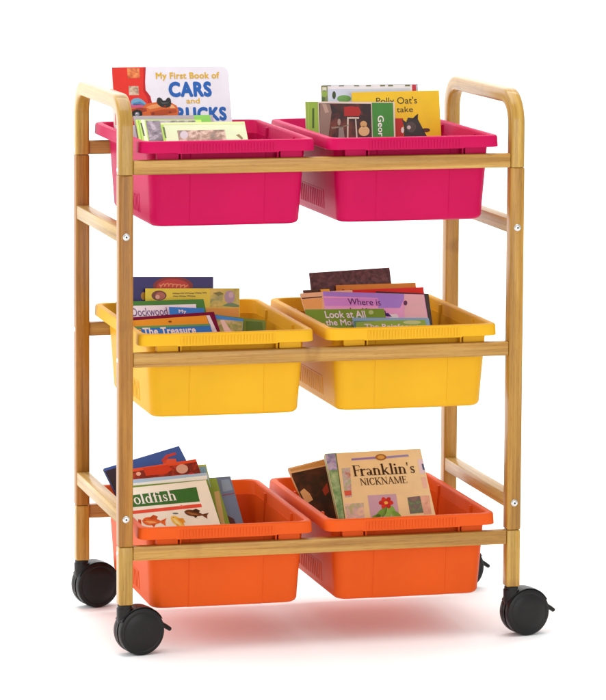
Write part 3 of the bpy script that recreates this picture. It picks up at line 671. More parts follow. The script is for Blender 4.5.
{"o":[0.35769,0.21614,0.68283],"X":[0.99973,-0.0048,-0.02258],"Y":[-0.0,0.97815,-0.20791],"Z":[0.02309,0.20786,0.97789],"w":0.15147,"h":0.09,"th":0.003,"cover":"e0cfc0","label":"photo book with lime left band and dark green right band in right pink tub","group":None,"rad":0,"back":"e8e2d0","spine":"7fae3a","f":[["p","cover_panel","8fb63f",1,[[0.0004,0.0004],[0.0213,0.0004],[0.0213,0.06362],[0.0004,0.06362]]],["p","cover_panel","a9c860",2,[[0.00356,0.0004],[0.00492,0.0004],[0.00492,0.0637],[0.00356,0.0637]]],["p","cover_picture","photo:3a1c1c,7a3a2a,2a2020,26",2,[[0.0229,0.00296],[0.11114,0.00296],[0.11114,0.06315],[0.0229,0.06315]]],["p","cover_picture","8f7668",3,[[0.0246,0.00262],[0.04149,0.00414],[0.04367,0.01733],[0.0406,0.03715],[0.03651,0.06354],[0.02299,0.06361]]],["p","cover_picture","b39a88",4,[[0.02794,0.00424],[0.03471,0.00419],[0.03944,0.01736],[0.03262,0.01906]]],["p","cover_picture","a8201c",3,[[0.06509,0.00892],[0.07532,0.00719],[0.09056,0.00873],[0.09373,0.01698],[0.09015,0.02362],[0.06468,0.02379]]],["p","cover_picture","cfc6b4",4,[[0.06973,0.02541],[0.0901,0.02527],[0.09003,0.02792],[0.07237,0.02803],[0.07072,0.06336],[0.06868,0.06337]]],["p","cover_picture","cfc6b4",4,[[0.08322,0.02862],[0.08525,0.02861],[0.08667,0.06328],[0.08429,0.06329]]],["p","cover_picture","caa268",4,[[0.10321,0.03676],[0.10294,0.03825],[0.10221,0.03962],[0.1011,0.04077],[0.0997,0.04159],[0.09811,0.04202],[0.09646,0.04203],[0.09489,0.04162],[0.09353,0.04081],[0.09249,0.03968],[0.09184,0.03832],[0.09165,0.03683],[0.09193,0.03534],[0.09265,0.03396],[0.09376,0.03282],[0.09516,0.032],[0.09675,0.03156],[0.0984,0.03155],[0.09997,0.03197],[0.10133,0.03277],[0.10237,0.0339],[0.10302,0.03527]]],["p","cover_picture","d8b27c",4,[[0.10731,0.0483],[0.10686,0.05063],[0.1057,0.05278],[0.1039,0.05456],[0.10163,0.05585],[0.09906,0.05652],[0.0964,0.05654],[0.09386,0.05589],[0.09166,0.05463],[0.08997,0.05287],[0.08892,0.05073],[0.08861,0.04841],[0.08905,0.04608],[0.09022,0.04394],[0.09201,0.04215],[0.09428,0.04086],[0.09685,0.04019],[0.09952,0.04017],[0.10205,0.04082],[0.10426,0.04208],[0.10595,0.04384],[0.107,0.04598]]],["p","cover_picture","8a7a66",4,[[0.04216,0.04208],[0.06595,0.03946],[0.0728,0.03695],[0.07273,0.03942],[0.04376,0.04537]]],["p","cover_picture","a59080",4,[[0.05865,0.03373],[0.05849,0.03532],[0.05813,0.03677],[0.05759,0.03798],[0.05692,0.03885],[0.05617,0.0393],[0.0554,0.03931],[0.05467,0.03886],[0.05404,0.038],[0.05357,0.0368],[0.05329,0.03535],[0.05322,0.03377],[0.05337,0.03219],[0.05373,0.03073],[0.05427,0.02952],[0.05495,0.02865],[0.0557,0.0282],[0.05647,0.02819],[0.0572,0.02864],[0.05782,0.0295],[0.0583,0.0307],[0.05858,0.03215]]],["p","cover_picture","8d8076",4,[[0.05575,0.04035],[0.06253,0.04031],[0.06529,0.06339],[0.05343,0.06345]]],["p","cover_panel","3f8a34",3,[[0.11255,0.00129],[0.14862,0.00129],[0.14862,0.06296],[0.11255,0.06296]]],["t","title","f4f4ee",4,"Geor","sans",0.02,1,[0.12183,0.02258,0.13208,0.05726]],["p","cover_panel","44601f",2,[[0.0112,0.01096],[0.01458,0.01094],[0.01371,0.0439],[0.01033,0.04392]]]],"tub":"pink","name":"picture_book"},
{"o":[0.06041,0.29681,0.30108],"X":[0.99965,-0.00369,-0.02624],"Y":[-0.0,0.99027,-0.13917],"Z":[0.0265,0.13912,0.98992],"w":0.16124,"h":0.17963,"th":0.004,"cover":"2b2466","label":"navy blue book with a red oval emblem at the back of left yellow tub","group":None,"rad":0,"back":"2b2466","spine":"2b2466","f":[["p","cover_picture","7a1a16",2,[[0.12668,0.01555],[0.12529,0.01998],[0.12126,0.02405],[0.11493,0.02742],[0.1068,0.02983],[0.09755,0.03107],[0.08791,0.03106],[0.07867,0.02979],[0.07058,0.02737],[0.06429,0.02399],[0.0603,0.01993],[0.05895,0.01551],[0.06033,0.0111],[0.06433,0.00704],[0.07064,0.00367],[0.07874,0.00125],[0.08501,0.0004],[0.10061,0.0004],[0.10688,0.00125],[0.115,0.00367],[0.12131,0.00705],[0.12532,0.01113]]],["p","cover_picture","b02a1c",3,[[0.12073,0.0172],[0.11959,0.02093],[0.11627,0.02435],[0.11104,0.02719],[0.10434,0.02922],[0.0967,0.03027],[0.08875,0.03026],[0.08113,0.0292],[0.07445,0.02716],[0.06926,0.02431],[0.06597,0.02089],[0.06485,0.01717],[0.06599,0.01345],[0.0693,0.01003],[0.07451,0.00719],[0.08119,0.00516],[0.08882,0.0041],[0.09678,0.0041],[0.10441,0.00516],[0.1111,0.0072],[0.11631,0.01005],[0.11961,0.01348]]],["p","cover_picture","d98a58",4,[[0.06928,0.01385],[0.07035,0.01257],[0.07293,0.01462],[0.07186,0.0159]]],["p","cover_picture","d98a58",4,[[0.07121,0.01462],[0.0729,0.01457],[0.07299,0.01787],[0.0713,0.01792]]],["p","cover_picture","d98a58",4,[[0.073,0.01712],[0.07192,0.01838],[0.07054,0.01726],[0.07163,0.01599]]],["p","cover_picture","d98a58",4,[[0.0716,0.0178],[0.07056,0.01649],[0.07155,0.01574],[0.07259,0.01704]]],["p","cover_picture","d98a58",4,[[0.07213,0.01748],[0.07081,0.01645],[0.07353,0.01317],[0.07484,0.0142]]],["p","cover_picture","d98a58",4,[[0.07415,0.0149],[0.07305,0.01365],[0.07667,0.01059],[0.07778,0.01184]]],["p","cover_picture","d98a58",4,[[0.07598,0.01167],[0.07731,0.01065],[0.07976,0.0137],[0.07843,0.01472]]],["p","cover_picture","d98a58",4,[[0.07797,0.01351],[0.07966,0.01343],[0.07977,0.01575],[0.07808,0.01583]]],["p","cover_picture","d98a58",4,[[0.07891,0.01446],[0.07966,0.01594],[0.07817,0.01665],[0.07742,0.01517]]],["p","cover_picture","d98a58",4,[[0.07739,0.01624],[0.07824,0.01481],[0.07929,0.01541],[0.07844,0.01684]]],["p","cover_picture","d98a58",4,[[0.079,0.01669],[0.07756,0.01584],[0.08018,0.01161],[0.08163,0.01247]]],["p","cover_picture","d98a58",4,[[0.08064,0.01331],[0.07996,0.01181],[0.08372,0.01018],[0.0844,0.01168]]],["p","cover_picture","d98a58",4,[[0.08275,0.01129],[0.08407,0.01026],[0.08653,0.01324],[0.08521,0.01427]]],["p","cover_picture","d98a58",4,[[0.08472,0.01309],[0.08641,0.01295],[0.08655,0.01466],[0.08487,0.0148]]],["p","cover_picture","d98a58",4,[[0.08506,0.01361],[0.08662,0.01426],[0.08556,0.01669],[0.084,0.01605]]],["p","cover_picture","d98a58",4,[[0.08529,0.01685],[0.08403,0.01575],[0.08492,0.01478],[0.08618,0.01588]]],["p","cover_picture","d98a58",4,[[0.08579,0.01641],[0.08432,0.01559],[0.08693,0.01112],[0.0884,0.01194]]],["p","cover_picture","d98a58",4,[[0.08706,0.01273],[0.08701,0.01107],[0.09085,0.01098],[0.09089,0.01263]]],["p","cover_picture","d98a58",4,[[0.08959,0.01222],[0.09062,0.01091],[0.09322,0.01284],[0.09219,0.01416]]],["p","cover_picture","d98a58",4,[[0.0915,0.01289],[0.09319,0.01278],[0.09332,0.0147],[0.09163,0.01481]]],["p","cover_picture","d98a58",4,[[0.09174,0.01373],[0.09338,0.01416],[0.09242,0.01757],[0.09078,0.01713]]],["p","cover_picture","d98a58",4,[[0.09245,0.01753],[0.09079,0.01718],[0.0913,0.01492],[0.09296,0.01527]]],["p","cover_picture","d98a58",4,[[0.0925,0.0163],[0.0911,0.01537],[0.09377,0.01157],[0.09517,0.01251]]],["p","cover_picture","d98a58",4,[[0.09369,0.01314],[0.09393,0.0115],[0.09776,0.01205],[0.09751,0.01368]]],["p","cover_picture","d98a58",4,[[0.09665,0.01355],[0.09695,0.01192],[0.09972,0.0124],[0.09942,0.01403]]],["p","cover_picture","d98a58",4,[[0.09829,0.01276],[0.09998,0.0127],[0.10008,0.01558],[0.09839,0.01564]]],["p","cover_picture","d98a58",4,[[0.09852,0.01459],[0.10015,0.01502],[0.09919,0.01843],[0.09756,0.018]]],["p","cover_picture","d98a58",4,[[0.09927,0.01834],[0.09759,0.01812],[0.09803,0.01494],[0.09971,0.01516]]],["p","cover_picture","d98a58",4,[[0.09907,0.01634],[0.09793,0.01513],[0.10074,0.01261],[0.10189,0.01382]]],["p","cover_picture","d98a58",4,[[0.10059,0.01433],[0.10057,0.01267],[0.1044,0.01262],[0.10442,0.01427]]],["p","cover_picture","d98a58",4,[[0.10366,0.01432],[0.10348,0.01268],[0.10625,0.01237],[0.10644,0.01401]]],["p","cover_picture","d98a58",4,[[0.10507,0.01284],[0.10677,0.01281],[0.10685,0.01687],[0.10516,0.0169]]],["p","cover_picture","d98a58",4,[[0.10537,0.01578],[0.10694,0.0164],[0.10589,0.01893],[0.10432,0.01831]]],["p","cover_picture","d98a58",4,[[0.10605,0.01875],[0.10437,0.01854],[0.10481,0.01528],[0.10649,0.01549]]],["p","cover_picture","d98a58",4,[[0.10555,0.01672],[0.10486,0.01521],[0.10782,0.01392],[0.10851,0.01543]]],["p","cover_picture","d98a58",4,[[0.10768,0.01576],[0.10708,0.01422],[0.11086,0.0128],[0.11147,0.01434]]],["p","cover_picture","d98a58",4,[[0.11026,0.0145],[0.11044,0.01285],[0.11322,0.01314],[0.11304,0.01479]]],["p","cover_picture","d98a58",4,[[0.11185,0.01352],[0.11355,0.01349],[0.11363,0.01826],[0.11193,0.01829]]],["p","cover_picture","d98a58",4,[[0.11252,0.01697],[0.11366,0.01819],[0.1123,0.0194],[0.11116,0.01817]]],["p","cover_picture","d98a58",4,[[0.11279,0.01907],[0.11113,0.01875],[0.11162,0.01636],[0.11328,0.01668]]],["p","cover_picture","d98a58",4,[[0.11221,0.01783],[0.11172,0.01625],[0.11471,0.01536],[0.11521,0.01694]]],["p","cover_picture","d98a58",4,[[0.1147,0.01718],[0.11372,0.01583],[0.11741,0.01328],[0.11839,0.01462]]],["p","cover_picture","b58a2a",2,[[0.04709,0.032],[0.04692,0.03386],[0.04641,0.03556],[0.04562,0.03698],[0.04461,0.03799],[0.04346,0.03852],[0.04226,0.03852],[0.04111,0.03799],[0.0401,0.03697],[0.03932,0.03555],[0.03882,0.03385],[0.03866,0.03199],[0.03883,0.03013],[0.03933,0.02842],[0.04012,0.02701],[0.04114,0.02599],[0.04229,0.02546],[0.04349,0.02547],[0.04464,0.026],[0.04565,0.02701],[0.04643,0.02843],[0.04692,0.03014]]]],"tub":"yellow","name":"picture_book"},
